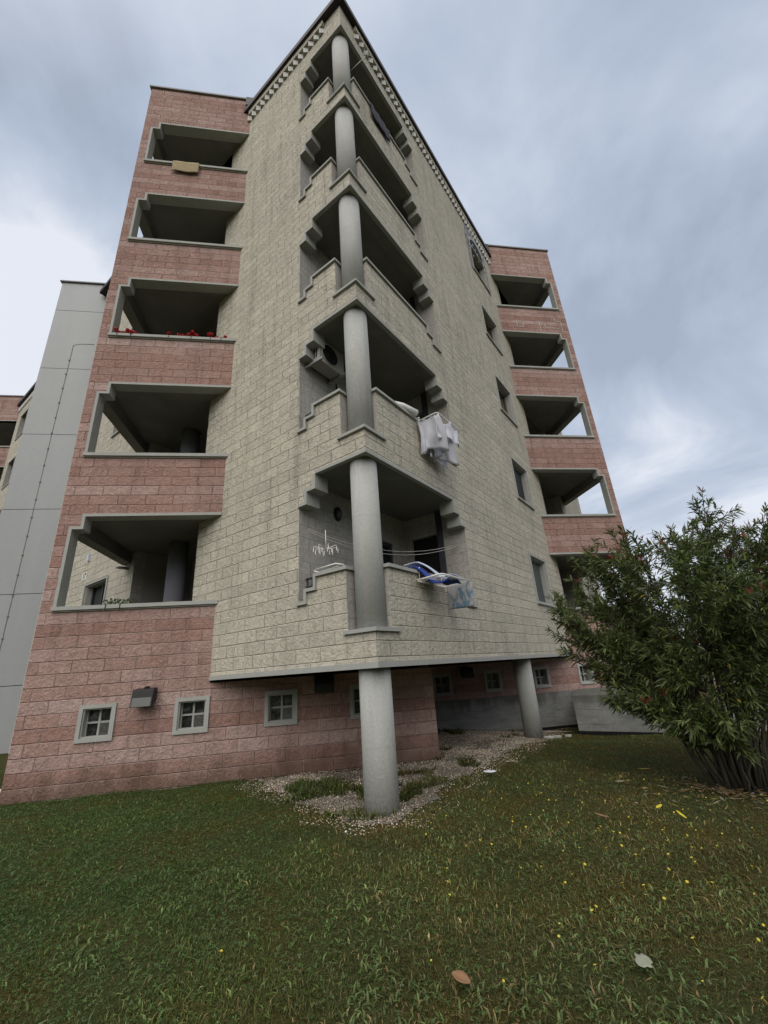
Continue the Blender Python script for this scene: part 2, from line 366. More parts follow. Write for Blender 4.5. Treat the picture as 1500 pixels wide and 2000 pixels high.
def outline(fr, rects, w_, d0, d1, keep=lambda a, z: True, breaks_a=(), breaks_z=(), **kw):
    e = .004; outer = inrects(dil(rects, w_)); inner = inrects(dil(rects, -e)); mb = MB()
    As = [c for r in rects for c in (r[0]-w_, r[0]+e, r[1]-e, r[1]+w_)]+list(breaks_a); Zs = [c for r in rects for c in (r[2]-w_, r[2]+e, r[3]-e, r[3]+w_)]+list(breaks_z)
    grid(mb, fr, As, Zs, lambda a, z: outer(a, z) and not inner(a, z) and keep(a, z), d0, d1, **kw); return mb

# ================================================================ APARTMENT BUILDING
B = thing('apartment_building', (0, 0, 0), 'tall apartment block with cream stone corner tower, round columns and pink balcony wings', 'building')
H = 3.0; ZR = 17.60; ZRIM = 1.55; ST = range(5)
LJ, RJ = 1.44, 3.13
def left_open(k):
    o = H*k
    return [(-1, .47, 2.03+o, 4.57+o), (0, 1.04, 2.92+o, 4.57+o), (0, 1.24, 2.70+o, 4.31+o), (0, LJ, 2.54+o, 4.09+o)]
def left_solid(k):          # the parapet with its stepped end
    o = H*k
    return [(.47, 1.09, 0+o, 2.92+o), (1.09, 1.29, 0+o, 2.72+o)]
def open_L(a, z):
    k = int((z-1.9)//H)
    if k < 0 or k > 4: return False
    z -= H*k
    top = 4.57 if a < 1.04 else 4.31 if a < 1.24 else 4.09 if a < LJ else -9
    bot = 2.03 if a < .47 else 2.92 if a < 1.09 else 2.72 if a < 1.29 else 2.54
    return bot < z < top
def open_R(a, z):
    k = int((z-1.9)//H)
    if k < 0 or k > 4: return False
    z -= H*k
    top = 4.57 if a < 2.69 else 4.31 if a < 2.91 else 4.09 if a < RJ else -9
    bot = 2.03 if a < .37 else 2.92 if a < 2.60 else 2.72 if a < 2.83 else 2.54
    return bot < z < top
RW = [(7.08, 8.37, 2.93+H*k, 4.19+H*k) for k in ST]
LW = [(8.55, 9.88, 2.93+H*k, 4.19+H*k) for k in ST]
ZS = [ZRIM+.06, ZR] + [z+H*k for k in ST for z in (2.03, 4.57, 4.31, 4.09, 2.92, 2.72, 2.54, 2.93, 4.19)]
# left cream wall (front run, then the run behind the pink wing)
mb = MB()
grid(mb, FL, [0, .47, 1.04, 1.09, 1.24, 1.29, LJ, 4.44], ZS, lambda a, z: not open_L(a, z), 0, .25, 0, 1, skipmin=True)
mb.build('cream_wall', [MAT['beige'], MAT['smooth']], B)
mb = MB()
grid(mb, FL, [7.15, 13.4]+brk(LW, 0), [0, ZR]+ZS, lambda a, z: not inrects(LW)(a, z), 0, .25, 0, 1)
mb.build('cream_wall', [MAT['beige'], MAT['smooth']], B)
mb = MB()
grid(mb, FR, [0, .25, .37, 2.60, 2.69, 2.83, 2.91, RJ, 9.95]+brk(RW, 0), ZS, lambda a, z: not open_R(a, z) and not inrects(RW)(a, z), 0, .25, 0, 1, skipmin=True, frontonly=.25, uoff=.2)
mb.build('cream_wall', [MAT['beige'], MAT['smooth']], B)
mb = MB(); grid(mb, FR, [12.6, 16.6], [-.5, ZR], lambda a, z: True, 0, .25, 0, 1); mb.build('cream_wall', [MAT['beige'], MAT['smooth']], B)
# rear walls closing the block
mb = MB(); p0, p1 = FL(13.4, .25, 0), FR(16.6, .25, 0)
mb.prism([(p0[0], p0[1]), (p0[0]+.2, p0[1]+.2), (p0[0]+5, 20), (p1[0]+1, 20), (p1[0]-.2, p1[1]-.1), (p1[0], p1[1]), (p1[0]+1.4, 20.3), (p0[0]+4.8, 20.3)], -.5, ZR)
mb.build('rear_wall', MAT['beige'], B)
# rim band at the underside
def rimL(a, z): return True
mb = MB(); grid(mb, FL, [-.045, 3.60], [ZRIM-.012, ZRIM+.06], rimL, -.045, .23, skipmin=True); mb.build('rim_band', MAT['trim'], B)
mb = MB(); grid(mb, FR, [-.045, .23, 9.16], [ZRIM-.012, ZRIM+.06], rimL, -.045, .23, skipmin=True, frontonly=.23); mb.build('rim_band', MAT['trim'], B)
# lintel trims (stepped) and parapet trims per storey
tw, pr = .045, -.03
for k in ST:
    o = H*k
    for fr, isL in ((FL, True), (FR, False)):
        J = LJ if isL else RJ; s1, s2 = (1.04, 1.24) if isL else (2.69, 2.91)
        # stepped lintel: boxes standing 4 mm proud of the wall edges they cover
        e = .004; edges = [(pr, s1, 4.57+o), (s1, s2, 4.31+o), (s2, J-.001, 4.09+o)]
        cells = [(s1-e, s1+tw, 4.31+o-e, 4.57+o), (s1, s2+tw, 4.31+o-e, 4.31+o+tw), (s2-e, s2+tw, 4.09+o-e, 4.31+o), (s2, J-.001, 4.09+o-e, 4.09+o+tw)]
        mb = MB(); c0 = [(pr, s1-e, 4.57+o-e, 4.57+o+tw)]
        grid(mb, fr, brk(c0, 0)+([] if isL else [.05]), brk(c0, 2), inrects(c0), pr, .05, skipmin=True, frontonly=-9 if isL else .05)
        grid(mb, fr, brk(cells, 0), brk(cells, 2), inrects(cells), pr, .27); mb.build('lintel_trim', MAT['trim'], B)
        mb = MB(); mb.box((.052 if isL else .30, .052, 4.563+o), (s1-.006, .298, 4.5685+o), 0, fr); mb.build('lintel_soffit_shade', MAT['soffit'], B)  # thin dark strip added to paint shade on the lintel underside
        # lower: outline of parapet top
        g, b1, b2 = (.47, 1.09, 1.29) if isL else (.37, 2.60, 2.83)
        cells = [(g-.035, b1+e, 2.92+o-tw, 2.92+o+e), (b1-tw, b1+e, 2.72+o, 2.92+o), (b1-tw, b2+e, 2.72+o-tw, 2.72+o+e), (b2-tw, b2+e, 2.54+o, 2.72+o), (b2-tw, J+.03, 2.54+o-tw, 2.54+o+e)]
        mb = MB(); grid(mb, fr, brk(cells, 0), brk(cells, 2), inrects(cells), pr-.012, .27); mb.build('parapet_trim', MAT['trim'], B)
    # cap on the low corner pier
    mb = MB(); c = -.045; zc0, zc1 = 1.985+o, 2.022+o
    P = [FL(c, c, 0), FR(.53, c, 0), FR(.53, .25, 0), FR(.25, .25, 0), FL(.53, .25, 0), FL(.53, c, 0)]
    mb.prism([(q[0], q[1]) for q in P], zc0, zc1+.012); mb.build('pier_cap', MAT['trim'], B)
# columns
def column(x, y, z0, z1, r, mat='column', parent=None):
    mb = MB(); mb.tube([(x, y, z0), (x, y, (z0+z1)/2), (x, y, z1)], r, 40); return mb.build('column', MAT[mat], parent or B)
column(0, .36, -.25, ZRIM, .212)
column(3.90, 4.25, -.3, ZRIM, .20)
for k in ST: column(0, .36, 1.97+H*k, 4.62+H*k, .212)
# floor slabs (also ceilings of the balconies)
q = lambda t: (t[0], t[1])
tower = [(0, .30), (11.72, 12.02), (11.9, 19.9), (-4, 19.9), (-9.3, 9.6)]
lwing = [(-2.50, YL+.2), (-5.40, YL+.2), (-5.40, 5.62), (-5.30, 5.62), (-2.44, 2.76)]
rwing = [(6.43, YR+.2), (9.34, YR+.2), (9.34, 9.60), (9.25, 9.60), (6.34, 6.66)]
for k in range(6):
    z0, z1 = (1.60, 1.95) if k else (1.552, 1.95)
    mb = MB(); mb.prism(tower, z0+H*k, z1+H*k)
    if k: mb.prism(lwing, z0+H*k, z1+H*k-.003); mb.prism(rwing, z0+H*k, z1+H*k-.003)
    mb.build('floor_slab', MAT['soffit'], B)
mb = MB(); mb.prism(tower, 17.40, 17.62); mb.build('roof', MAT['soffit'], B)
# roof gutters in dark metal
mb = MB(); grid(mb, FL, [-.15, 13.9], [ZR, ZR+.17], rimL, -.15, .3, skipmin=True); g_ = mb.build('gutter', MAT['gutter'], B)
mb = MB(); grid(mb, FR, [-.15, .3, 16.9], [ZR, ZR+.17], rimL, -.15, .3, skipmin=True, frontonly=.3); mb.build('gutter', MAT['gutter'], B)
# saw-tooth brick friezes
for fr, a0, a1 in ((FL, .55, 3.62), (FR, .55, 9.2)):
    mb = MB(); a = a0; zb, zt = 17.17, 17.40
    while a < a1:
        A, Bp, Cc = (a, 0), (a+.105, -.085), (a+.2, 0)
        zm = zt-.0
        mb.face([fr(*A, zb), fr(*Bp, zb), fr(*Bp, zt), fr(*A, zt)], None, 0); mb.face([fr(*Bp, zb), fr(*Cc, zb), fr(*Cc, zt), fr(*Bp, zt)], None, 1)
        mb.face([fr(*A, zb), fr(*Cc, zb), fr(*Bp, zb)], None, 1); mb.face([fr(*A, zt), fr(*Bp, zt), fr(*Cc, zt)], None, 1)
        a += .2
    mb.build('frieze', [MAT['whitefleck'], MAT['smooth']], B, merge=False)
    mb = MB(); mb.box((a0-.02, -.085, 17.402), (a1, .0, 17.597), 0, fr); mb.build('frieze', MAT['beige'], B)

# ---- corner balcony rooms: inner walls, doors, grilles
def J1(u, v, z): return FR(u, v, z)           # u along right face, v inward
for k in ST:
    o = H*k; z0, z1 = 1.95+o, 4.62+o
    door1, door2 = (2.20, 2.62, z0, 4.02+o), (3.34, 4.2, z0, 4.02+o)
    mb = MB(); fr = lambda a, d, z: FR(a, LJ+d, z)
    ds = [(1.75, 2.62, z0, 3.98+o)]
    grid(mb, fr, [.252, 3.60, 1.75, 2.62], [z0, z1, 3.98+o], lambda a, z: not inrects(ds)(a, z), 0, .2, uoff=.37)
    mb.build('balcony_wall', MAT['smooth'], B)
    mb = MB(); mb.box((1.75, .06, z0), (2.62, .10, 3.98+o), 0, fr); bd_ = mb.build('balcony_door', MAT['glass'], B)
    mb = MB()
    for q0, q1 in ((1.755, 1.82), (2.16, 2.21), (2.55, 2.615)): mb.box((q0, .02, z0+.08), (q1, .059, 3.90+o), 0, fr)
    mb.box((1.755, .02, 3.90+o), (2.615, .059, 3.975+o), 0, fr); mb.box((1.755, .02, z0), (2.615, .059, z0+.08), 0, fr); mb.build('frame', MAT['shutterdark'], bd_)
    fr2 = lambda a, d, z: FL(a, RJ+d, z)
    ds2 = [(.62, 1.30, z0, 4.12+o)]
    mb = MB(); grid(mb, fr2, [.252, LJ, .62, 1.30], [z0, z1, 4.12+o], lambda a, z: not inrects(ds2)(a, z), 0, .2, uoff=.1); mb.build('balcony_wall', MAT['smooth'], B)
    mb = MB(); mb.box((.62, .10, z0), (1.30, .14, 4.12+o), 0, fr2); bd_ = mb.build('balcony_door', MAT['dark'], B)
    hs_ = (4.12, 2.9, 3.55, 4.12, 3.1)[k]; mb = MB(); z = hs_+o
    while z < 4.10+o: mb.box((.622, .07, z), (1.298, .085, z+.042), 0, fr2); z += .05
    if hs_ < 4.1: mb.build('roller_shutter', MAT['shutter'], bd_)
    mb = MB(); mb.box((.50, -.05, z0), (.62, -.002, z1-.02), 0, fr2); mb.build('shutter_guide', MAT['shutterdark'], B)
    # small iron railings closing the stepped gaps
    for fr3, s in ((FL, 1), (FR, -1)):
        e0, e1 = (1.05, LJ-.005) if s == 1 else (2.56, RJ-.005)
        mb = MB()
        for zz_, hh in ((2.93+o, .028), (2.80+o, .014), (2.62+o, .014)): mb.box((e0, .14, zz_-hh), (e1, .17, zz_+.004), 0, fr3)
        for t in np.linspace(e0+.06, e1-.03, 4): mb.box((t-.006, .148, 2.57+o), (t+.006, .162, 2.93+o), 0, fr3)
        mb.build('railing', MAT['iron'], B)

# ---- windows of the cream walls
def window(fr, a0, a1, z0, z1, fill, slat=True, arch=False):
    wn0 = MB(); t = .055
    inner = [(a0, a1, z0, z1)]
    grid(wn0, fr, [a0-t, a0, a1, a1+t], [z0-t, z0, z1, z1+t], lambda a, z: not inrects(inner)(a, z), -.03, -.001)
    wn0.box((a0-.08, -.055, z0-t-.012), (a1+.08, -.002, z0-.018), 0, fr)
    w_ = wn0.build('window', MAT['trim'], B)
    m2 = MB(); m2.box((a0+.001, .02, z0), (a0+.03, .24, z1), 0, fr); m2.box((a1-.03, .02, z0), (a1-.001, .24, z1), 0, fr)
    m2.box((a0+.03, .02, z1-.03), (a1-.03, .24, z1-.001), 0, fr); m2.box((a0+.03, .02, z0+.001), (a1-.03, .24, z0+.03), 0, fr)
    m2.build('frame', MAT['trim'], w_)
    m2 = MB()
    if fill == 'shutter' or fill == 'shutterdark':
        z = z0+.03
        while z < z1-.05:
            m2.face([fr(a0+.03, .17, z), fr(a1-.03, .17, z), fr(a1-.03, .155, z+.045), fr(a0+.03, .155, z+.045)])
            m2.face([fr(a0+.03, .155, z+.045), fr(a1-.03, .155, z+.045), fr(a1-.03, .17, z+.05), fr(a0+.03, .17, z+.05)]); z += .05
        m2.build('shutter', MAT[fill], w_, merge=False)
    else:
        m2.box((a0+.03, .20, z0+.03), (a1-.03, .215, z1-.03), 0, fr); m2.build('pane', MAT['glass'], w_)
        m2 = MB(); am = (a0+a1)/2
        for x0, x1 in ((a0+.03, a0+.08), (am-.03, am+.03), (a1-.08, a1-.03)): m2.box((x0, .165, z0+.03), (x1, .198, z1-.03), 0, fr)
        m2.box((a0+.08, .165, z0+.03), (am-.03, .198, z0+.08), 0, fr); m2.box((am+.03, .165, z0+.03), (a1-.08, .198, z0+.08), 0, fr)
        m2.build('sash', MAT['wood' if slat else 'iron'], w_)
    return w_
fills = ['shutter', 'shutterdark', 'glass', 'glass', 'glass']
for k, r in enumerate(RW): window(FR, *r, fills[k])
for r in LW: window(FL, *r, 'glass', slat=False)
# grey arched surround over the top window
mb = MB(); a0, a1, zb = 7.0, 8.45, 16.26; N = 14
for i in range(N):
    t0, t1 = PI-PI*i/N, PI-PI*(i+1)/N; cx_ = (a0+a1)/2; ro, ri = .76, .62
    ptso = [(cx_+ro*math.cos(t), zb+.85*ro*math.sin(t)) for t in (t0, t1)]; ptsi = [(cx_+ri*math.cos(t), zb+.8*ri*math.sin(t)) for t in (t0, t1)]
    mb.face([FR(ptso[0][0], -.04, ptso[0][1]), FR(ptso[1][0], -.04, ptso[1][1]), FR(ptsi[1][0], -.04, ptsi[1][1]), FR(ptsi[0][0], -.04, ptsi[0][1])])
    mb.face([FR(ptso[0][0], -.04, ptso[0][1]), FR(ptso[1][0], -.04, ptso[1][1]), FR(ptso[1][0], .0, ptso[1][1]), FR(ptso[0][0], .0, ptso[0][1])])
    mb.face([FR(ptsi[0][0], -.04, ptsi[0][1]), FR(ptsi[1][0], -.04, ptsi[1][1]), FR(ptsi[1][0], .0, ptsi[1][1]), FR(ptsi[0][0], .0, ptsi[0][1])])
mb.build('window_arch', MAT['trim'], B)
mb = MB()
for i in range(9):
    z = 16.4+.07*i; hw = .58*math.sqrt(max(.05, 1-((z-16.26)/.62)**2)); mb.box(((a0+a1)/2-hw, -.02, z), ((a0+a1)/2+hw, -.004, z+.035), 0, FR)
mb.build('arch_louvre', MAT['shutterdark'], B)

mb = MB(); plate = []; cxm = (a0+a1)/2
for i in range(24):
    x0_, x1_ = 6.86+i*(8.60-6.86)/24, 6.86+(i+1)*(8.60-6.86)/24; f_ = lambda x: 16.30+.62*math.sqrt(max(0, 1-((x-cxm)/.70)**2)) if abs(x-cxm) < .70 else 14.86
    zb0 = max(f_(x0_), f_(x1_)) if abs((x0_+x1_)/2-cxm) < .72 else 14.86
    mb.box((x0_, -.018, zb0), (x1_, -.003, 17.12), 0, FR)
mb.build('arch_panel', MAT['dusk'], B)
mb = MB(); Rf = random.Random(9)
for i in range(70):
    t = Rf.uniform(0, PI); rr_ = Rf.uniform(.72, .95); x_, z_ = cxm+rr_*math.cos(t), 16.3+.9*rr_*math.sin(t)-(Rf.uniform(0, 1.2) if Rf.random() < .35 else 0)
    if z_ > 17.1: continue
    pts_ = [(x_+Rf.uniform(.02, .06)*math.cos(a_), z_+Rf.uniform(.03, .11)*math.sin(a_)) for a_ in np.linspace(0, 2*PI, 6, endpoint=False)]
    mb.face([FR(q_[0], -.0225-.0003*i, q_[1]) for q_ in pts_])
mb.build('peeling_paint', MAT['whitefleck'], B, merge=False)

# ---- pink wings
def pink_wing(fr, x0, x1, xo, xs, inward, basewins, xbase):
    """x0..x1 wall extent, xo jamb x, xs step x, opening runs to the cream face"""
    lo, hi = min(x0, x1), max(x0, x1)
    junction = hi if inward > 0 else lo
    ops = []
    for k in ST:
        o = H*k
        if inward > 0: ops += [(xo, hi+1, 2.87+o, 4.32+o), (xs, hi+1, 4.3+o, 4.57+o)]
        else: ops += [(lo-1, xo, 2.87+o, 4.32+o), (lo-1, xs, 4.3+o, 4.57+o)]
    inn = inrects(ops)
    mb = MB(); zs = [1.50, 18.24]+[z+H*k for k in ST for z in (2.87, 4.32, 4.57)]
    grid(mb, fr, [lo, hi, xo, xs], zs, lambda a, z: not inn(a, z), 0, .22, 0, 1)
    mb.build('pink_wall', [MAT['pink'], MAT['smooth']], B)
    bx0, bx1 = min(xbase), max(xbase)
    wins = [(w0, w1, .75+.06, 1.30-.06) for w0, w1 in basewins]
    mb = MB(); grid(mb, fr, [bx0, bx1]+brk(wins, 0), [-.6, 1.50, .81, 1.24], lambda a, z: not inrects(wins)(a, z), 0, .22, 0, 1); mb.build('pink_wall', [MAT['pink'], MAT['smooth']], B)
    for k in ST:
        o = H*k; r = [(xo, xo+inward*9, 2.87+o, 4.32+o), (xs, xs+inward*9, 4.3+o, 4.57+o)]
        r = [(min(a, b), max(a, b), c, d) for a, b, c, d in r];
        mb = outline(fr, r, .05, -.022, .24, lambda a, z: lo < a < hi and z > 2.87+o, [lo, hi], [2.87+o]); mb.build('lintel_trim', MAT['trim'], B)
        mb = MB(); xa, xb = sorted((xo-inward*.05, junction+inward*.05)); mb.box((xa, -.06, 2.835+o), (xb, .26, 2.90+o), 0, fr); mb.box((xa, -.025, 2.81+o), (xb, -.001, 2.834+o), 0, fr); mb.build('sill', MAT['trim'], B)
        # open side: beam and low wall
        sx0, sx1 = sorted((x0+inward*.0, xo))
        ytop = 2.80
        for nm, za, zc, mt in (('side_beam', 4.33+o, 4.597+o, 'soffit'), ('side_parapet', 1.951+o, 2.86+o, 'pink')):
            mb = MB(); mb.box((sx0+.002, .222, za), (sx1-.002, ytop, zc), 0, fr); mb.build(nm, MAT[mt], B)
        mb = MB(); mb.box((sx0+.002, .222, 2.862+o), (sx1+.0, ytop, 2.90+o), 0, fr); mb.build('sill', MAT['trim'], B)
    mb = MB(); mb.box((sx0+.002, .222, 16.95), (sx1-.002, ytop, 18.24), 0, fr); mb.build('pink_wall', MAT['pink'], B)
    mb = MB(); mb.box((sx0+.002, .222, -.5), (sx1-.002, ytop, 1.95), 0, fr); mb.build('pink_wall', MAT['pink'], B)
    mb = MB(); mb.box((lo-.05, -.05, 18.242), (hi+.05, .3, 18.30), 0, fr); mb.build('coping', MAT['coping'], B)
    for w0, w1 in basewins: cellar_window(fr, w0-.06, w1+.06)
def cellar_window(fr, a0, a1):
    z0, z1, t = .75, 1.30, .06
    mb = MB(); inn = inrects([(a0+t, a1-t, z0+t, z1-t)])
    grid(mb, fr, [a0, a0+t, a1-t, a1], [z0, z0+t, z1-t, z1], lambda a, z: not inn(a, z), -.03, -.001); w_ = mb.build('cellar_window', MAT['trim'], B)
    mb = MB(); grid(mb, fr, [a0+t+.001, a0+t+.02, a1-t-.02, a1-t-.001], [z0+t+.001, z0+t+.02, z1-t-.02, z1-t-.001], lambda a, z: not (a0+t+.02 < a < a1-t-.02 and z0+t+.02 < z < z1-t-.02), -.001, .16); mb.build('frame', MAT['trim'], w_)
    mb = MB(); am, zm = (a0+a1)/2, (z0+z1)/2; i0, i1, j0, j1 = a0+t+.02, a1-t-.02, z0+t+.02, z1-t-.02
    mb.box((am-.015, .10, j0), (am+.015, .13, j1), 0, fr); mb.box((i0, .10, zm-.015), (am-.015, .13, zm+.015), 0, fr); mb.box((am+.015, .10, zm-.015), (i1, .13, zm+.015), 0, fr)
    for x0_, x1_ in ((i0, i0+.018), (i1-.018, i1)): mb.box((x0_, .10, j0), (x1_, .13, zm-.015), 0, fr); mb.box((x0_, .10, zm+.015), (x1_, .13, j1), 0, fr)
    mb.build('sash', MAT['trim'], w_)
    mb = MB(); mb.box((i0, .14, j0), (i1, .15, j1), 0, fr); mb.build('pane', MAT['reflectglass'], w_)
    mb = MB()
    for t_ in np.arange(am+.03, i1-.01, .016): mb.box((t_-.0012, .094, j0), (t_+.0012, .097, zm-.015), 0, fr)
    for t_ in np.arange(j0+.012, zm-.02, .016): mb.box((am+.015, .090, t_-.0012), (i1, .0935, t_+.0012), 0, fr)
    mb.build('wire_mesh', MAT['steel'], w_)
pink_wing(FPL, -5.45, -2.576, -5.20, -5.01, +1, [(-4.49, -4.06), (-3.04, -2.61), (-1.59, -1.16), (-.14, .29)], (-5.45, 1.33))
pink_wing(FPR, 9.39, 6.511, 9.13, 8.94, -1, [(2.38, 2.78), (3.85, 4.22), (5.31, 5.67), (6.69, 7.03), (8.05, 8.4)], (1.33, 9.39))
mb = MB(); mb.box((1.13, YL+.221, -.5), (1.329, YR-.001, 1.548)); mb.build('pink_wall', MAT['pink'], B)
# brown end pieces where the gutter meets the wings
mb = MB(); mb.box((-2.72, YL-.10, 17.86), (-2.50, YL-.001, 18.24)); mb.build('gutter_end', MAT['gutter'], B)
mb = MB(); mb.box((6.30, YR-.10, 17.80), (6.62, YR-.001, 18.24)); mb.build('gutter_end', MAT['gutter'], B)
# recesses behind the loggias
def recess(fr, a0, a1, dep, colp):
    for k in ST:
        o = H*k; z0, z1 = 1.95+o, 4.602+o
        mb = MB(); mb.box((a0-.15, dep, z0), (a1+.15, dep+.15, z1), 0, fr); mb.box((a0-.15, .251, z0), (a0, dep-.001, z1), 0, fr); mb.box((a1, .251, z0), (a1+.15, dep-.001, z1), 0, fr); mb.build('recess_wall', MAT['inner'], B)
        mb = MB(); mb.box((a0+.12, dep-.03, z0), (a0+1.35, dep-.001, z0+2.35), 0, fr); mb.build('recess_door_dark', MAT['dark'], B)  # door openings widened and filled near-black to paint the recess dark
        mb = MB(); mb.box((a1-1.15, dep-.03, z0), (a1-.22, dep-.001, z0+2.35), 0, fr); mb.build('recess_door_dark', MAT['dark'], B)
        c = fr(*colp, 0); column(c[0], c[1], z0, z1-.003, .21, 'dusk')
    mb = MB(); mb.box((a0-.15, .0, 16.60), (a1+.15, .24, ZR), 0, fr); mb.build('cream_wall', MAT['beige'], B)
    mb = MB(); mb.box((a0-.15, .01, -.5), (a1+.15, .24, 1.949), 0, fr); mb.build('cream_wall', MAT['beige'], B)
recess(FL, 4.441, 7.149, 1.45, (5.95, .42))
recess(FR, 9.951, 12.599, 1.45, (10.85, .42))
# waste pipe on the rear run
mb = MB(); mb.tube([FL(7.45, 0, 4.22), FL(7.45, -.28, 4.22)], .035, 12); mb.build('waste_pipe', MAT['steel'], B)
# door number on the rear run: 17
mb = MB(); mb.box((9.98, -.012, 4.40), (10.26, -.001, 4.62), 0, FL); pl_ = mb.build('number_plate', MAT['whiteplastic'], B)
mb = MB(); mb.box((10.155, -.016, 4.43), (10.19, -.0125, 4.59), 0, FL); mb.box((10.02, -.016, 4.56), (10.12, -.0125, 4.595), 0, FL)
mb.face([FL(10.02, -.016, 4.56), FL(10.055, -.016, 4.56), FL(10.11, -.016, 4.43), FL(10.075, -.016, 4.43)]); mb.build('number', MAT['black'], pl_)
mb = MB(); mb.box((9.94, -.06, 4.92), (10.03, -.001, 5.10), 0, FL); mb.build('bell_box', MAT['pale_cloth'], B)
# white mortar repairs on the right wing
mb = MB()
def mline(pts):
    for (a, b_), (c, d_) in zip(pts, pts[1:]):
        if abs(a-c) > abs(b_-d_): mb.box((min(a, c), -.006, (b_+d_)/2-.009), (max(a, c), .002, (b_+d_)/2+.009), 0, FPR)
        else: mb.box(((a+c)/2-.009, -.006, min(b_, d_)), ((a+c)/2+.009, .002, max(b_, d_)), 0, FPR)
mline([(7.20, 14.24), (7.20, 13.88), (7.46, 13.88), (7.46, 14.10)]); mline([(8.17, 14.26), (8.17, 13.71)]); mline([(8.40, 14.09), (8.40, 13.89), (8.99, 13.89)])
mline([(8.87, 14.45), (8.87, 14.25), (9.12, 14.25), (9.12, 13.72), (9.31, 13.72)])
mb.build('mortar_repair', MAT['whitefleck'], B)
# concrete plinth of the rear wing
mb = MB(); mb.box((1.331, -.05, -.7), (9.39, -.001, .62), 0, FPR); mb.build('concrete_plinth', MAT['concrete'], B)
mb = MB(); mb.box((1.34, -.065, -.7), (9.39, -.051, -.23), 0, FPR); mb.build('damp_course', MAT['bitumen'], B)

# ================================================================ raised terrace wall
T0 = (5.28, 4.77)
T = thing('terrace_wall', (T0[0], T0[1], -.2), 'low board-marked concrete terrace wall with a dark damp stain, left of the oleander', 'wall')
poly = [T0, (8.45, 1.60), (12.5, 4.2), (12.5, 6.44), (6.35, 6.44)]
mb = MB(); mb.prism(poly, -.6, .64); mb.build('concrete_body', MAT['concrete'], T, bevel=.01)
cx_ = sum(p[0] for p in poly)/5; cy_ = sum(p[1] for p in poly)/5
mb = MB(); mb.prism([(cx_+(x-cx_)*1.006, cy_+(y-cy_)*1.006) for x, y in poly], -.62, -.13); mb.build('bitumen_strip', MAT['bitumen'], T)

# ================================================================ lift tower clad in metal
LT = thing('lift_tower', (-9.0, 9.9, 0), 'tall lift shaft of flat grey metal panels with thin cable, left of pink wing', 'tower')
jo = [-.2, 1.82, 4.64, 7.63, 10.66, 13.70, 16.71, 18.28]
for a, b in zip(jo, jo[1:]):
    mb = MB(); mb.box((-11.58, 9.9, a+.010), (-7.6, 12.4, b-.010)); mb.build('panel', MAT['panel'], LT)
mb = MB(); mb.box((-11.55, 9.94, -.2), (-7.62, 12.38, 18.25)); mb.build('core', MAT['gutter'], LT)
mb = MB(); mb.box((-11.66, 9.83, 18.285), (-7.5, 12.5, 18.34)); mb.build('coping', MAT['coping'], LT)
cb = [(-9.80, 9.893, 14.98), (-10.36, 9.893, 14.96), (-10.57, 9.893, 14.87), (-10.59, 9.893, 9), (-10.59, 9.893, 1)]
mb = MB(); mb.tube(cb, .007, 6); mb.build('cable', MAT['cablegrey'], LT)
for z in np.arange(1.2, 14.7, .68):
    mb = MB(); mb.box((-10.615, 9.87, z-.02), (-10.565, 9.899, z+.02)); mb.build('cable_clip', MAT['cablegrey'], LT)

# ================================================================ farther block on the left
FB = thing('neighbouring_block', (-18, 18.45, 0), 'distant cream and pink stone block at the left edge behind the metal tower', 'building')
def FF(a, d, z): p = FL(a, d, z); return (p[0]+.205, p[1]+.205, z)
fw = [(23.55, 24.75, 2.9+H*k, 4.4+H*k) for k in ST]
mb = MB(); grid(mb, FF, [15.0, 25.78]+brk(fw, 0), [-.3, ZR]+brk(fw, 2), lambda a, z: not inrects(fw)(a, z), 0, .25, 0, 1); mb.build('cream_wall', [MAT['beige'], MAT['smooth']], FB)
for r in fw:
    a0, a1, z0, z1 = r; t = .06
    mb = MB(); grid(mb, FF, [a0-t, a0, a1, a1+t], [z0-t, z0, z1, z1+t], lambda a, z: not inrects([r])(a, z), -.04, .01); wd = mb.build('window', MAT['trim'], FB)
    mb = MB(); mb.box((a0+.001, .16, z0+.001), (a1-.001, .2, z1-.001), 0, FF); mb.build('pane', MAT['shutterdark'], wd)
mb = MB(); mb.box((15.0, -.15, ZR), (26, .3, ZR+.17), 0, FF); mb.build('gutter', MAT['gutter'], FB)
mb = MB(); a = 15.2
while a < 25.6:
    mb.face([FF(a, 0, 17.17), FF(a+.1, -.085, 17.17), FF(a+.1, -.085, 17.4), FF(a, 0, 17.4)], None, 0); mb.face([FF(a+.1, -.085, 17.17), FF(a+.2, 0, 17.17), FF(a+.2, 0, 17.4), FF(a+.1, -.085, 17.4)], None, 1); a += .2
mb.build('frieze', [MAT['whitefleck'], MAT['smooth']], FB, merge=False)
def FPF(x, d, z): return (x, 18.45+d, z)
fo = [(-20.7, -17, 2.87+H*k, 4.57+H*k) for k in ST]
mb = MB(); grid(mb, FPF, [-21, -18.03, -20.7], [-.3, 18.28]+brk(fo, 2), lambda a, z: not inrects(fo)(a, z), 0, .22, 0, 1); mb.build('pink_wall', [MAT['pink'], MAT['smooth']], FB)
for k in ST:
    mb = MB(); mb.box((-20.75, -.06, 2.83+H*k), (-17.98, .26, 2.90+H*k), 0, FPF); mb.build('sill', MAT['trim'], FB)
    mb = MB(); mb.box((-20.75, -.02, 4.57+H*k), (-18.0, .25, 4.62+H*k), 0, FPF); mb.build('lintel_trim', MAT['trim'], FB)
for k in range(6):
    mb = MB(); mb.prism([(-21, 18.68), (-17.95, 18.68), (-16, 16.9), (-12, 20), (-14, 25), (-21, 25)], 1.60+H*k, 1.95+H*k); mb.build('floor_slab', MAT['soffit'], FB)
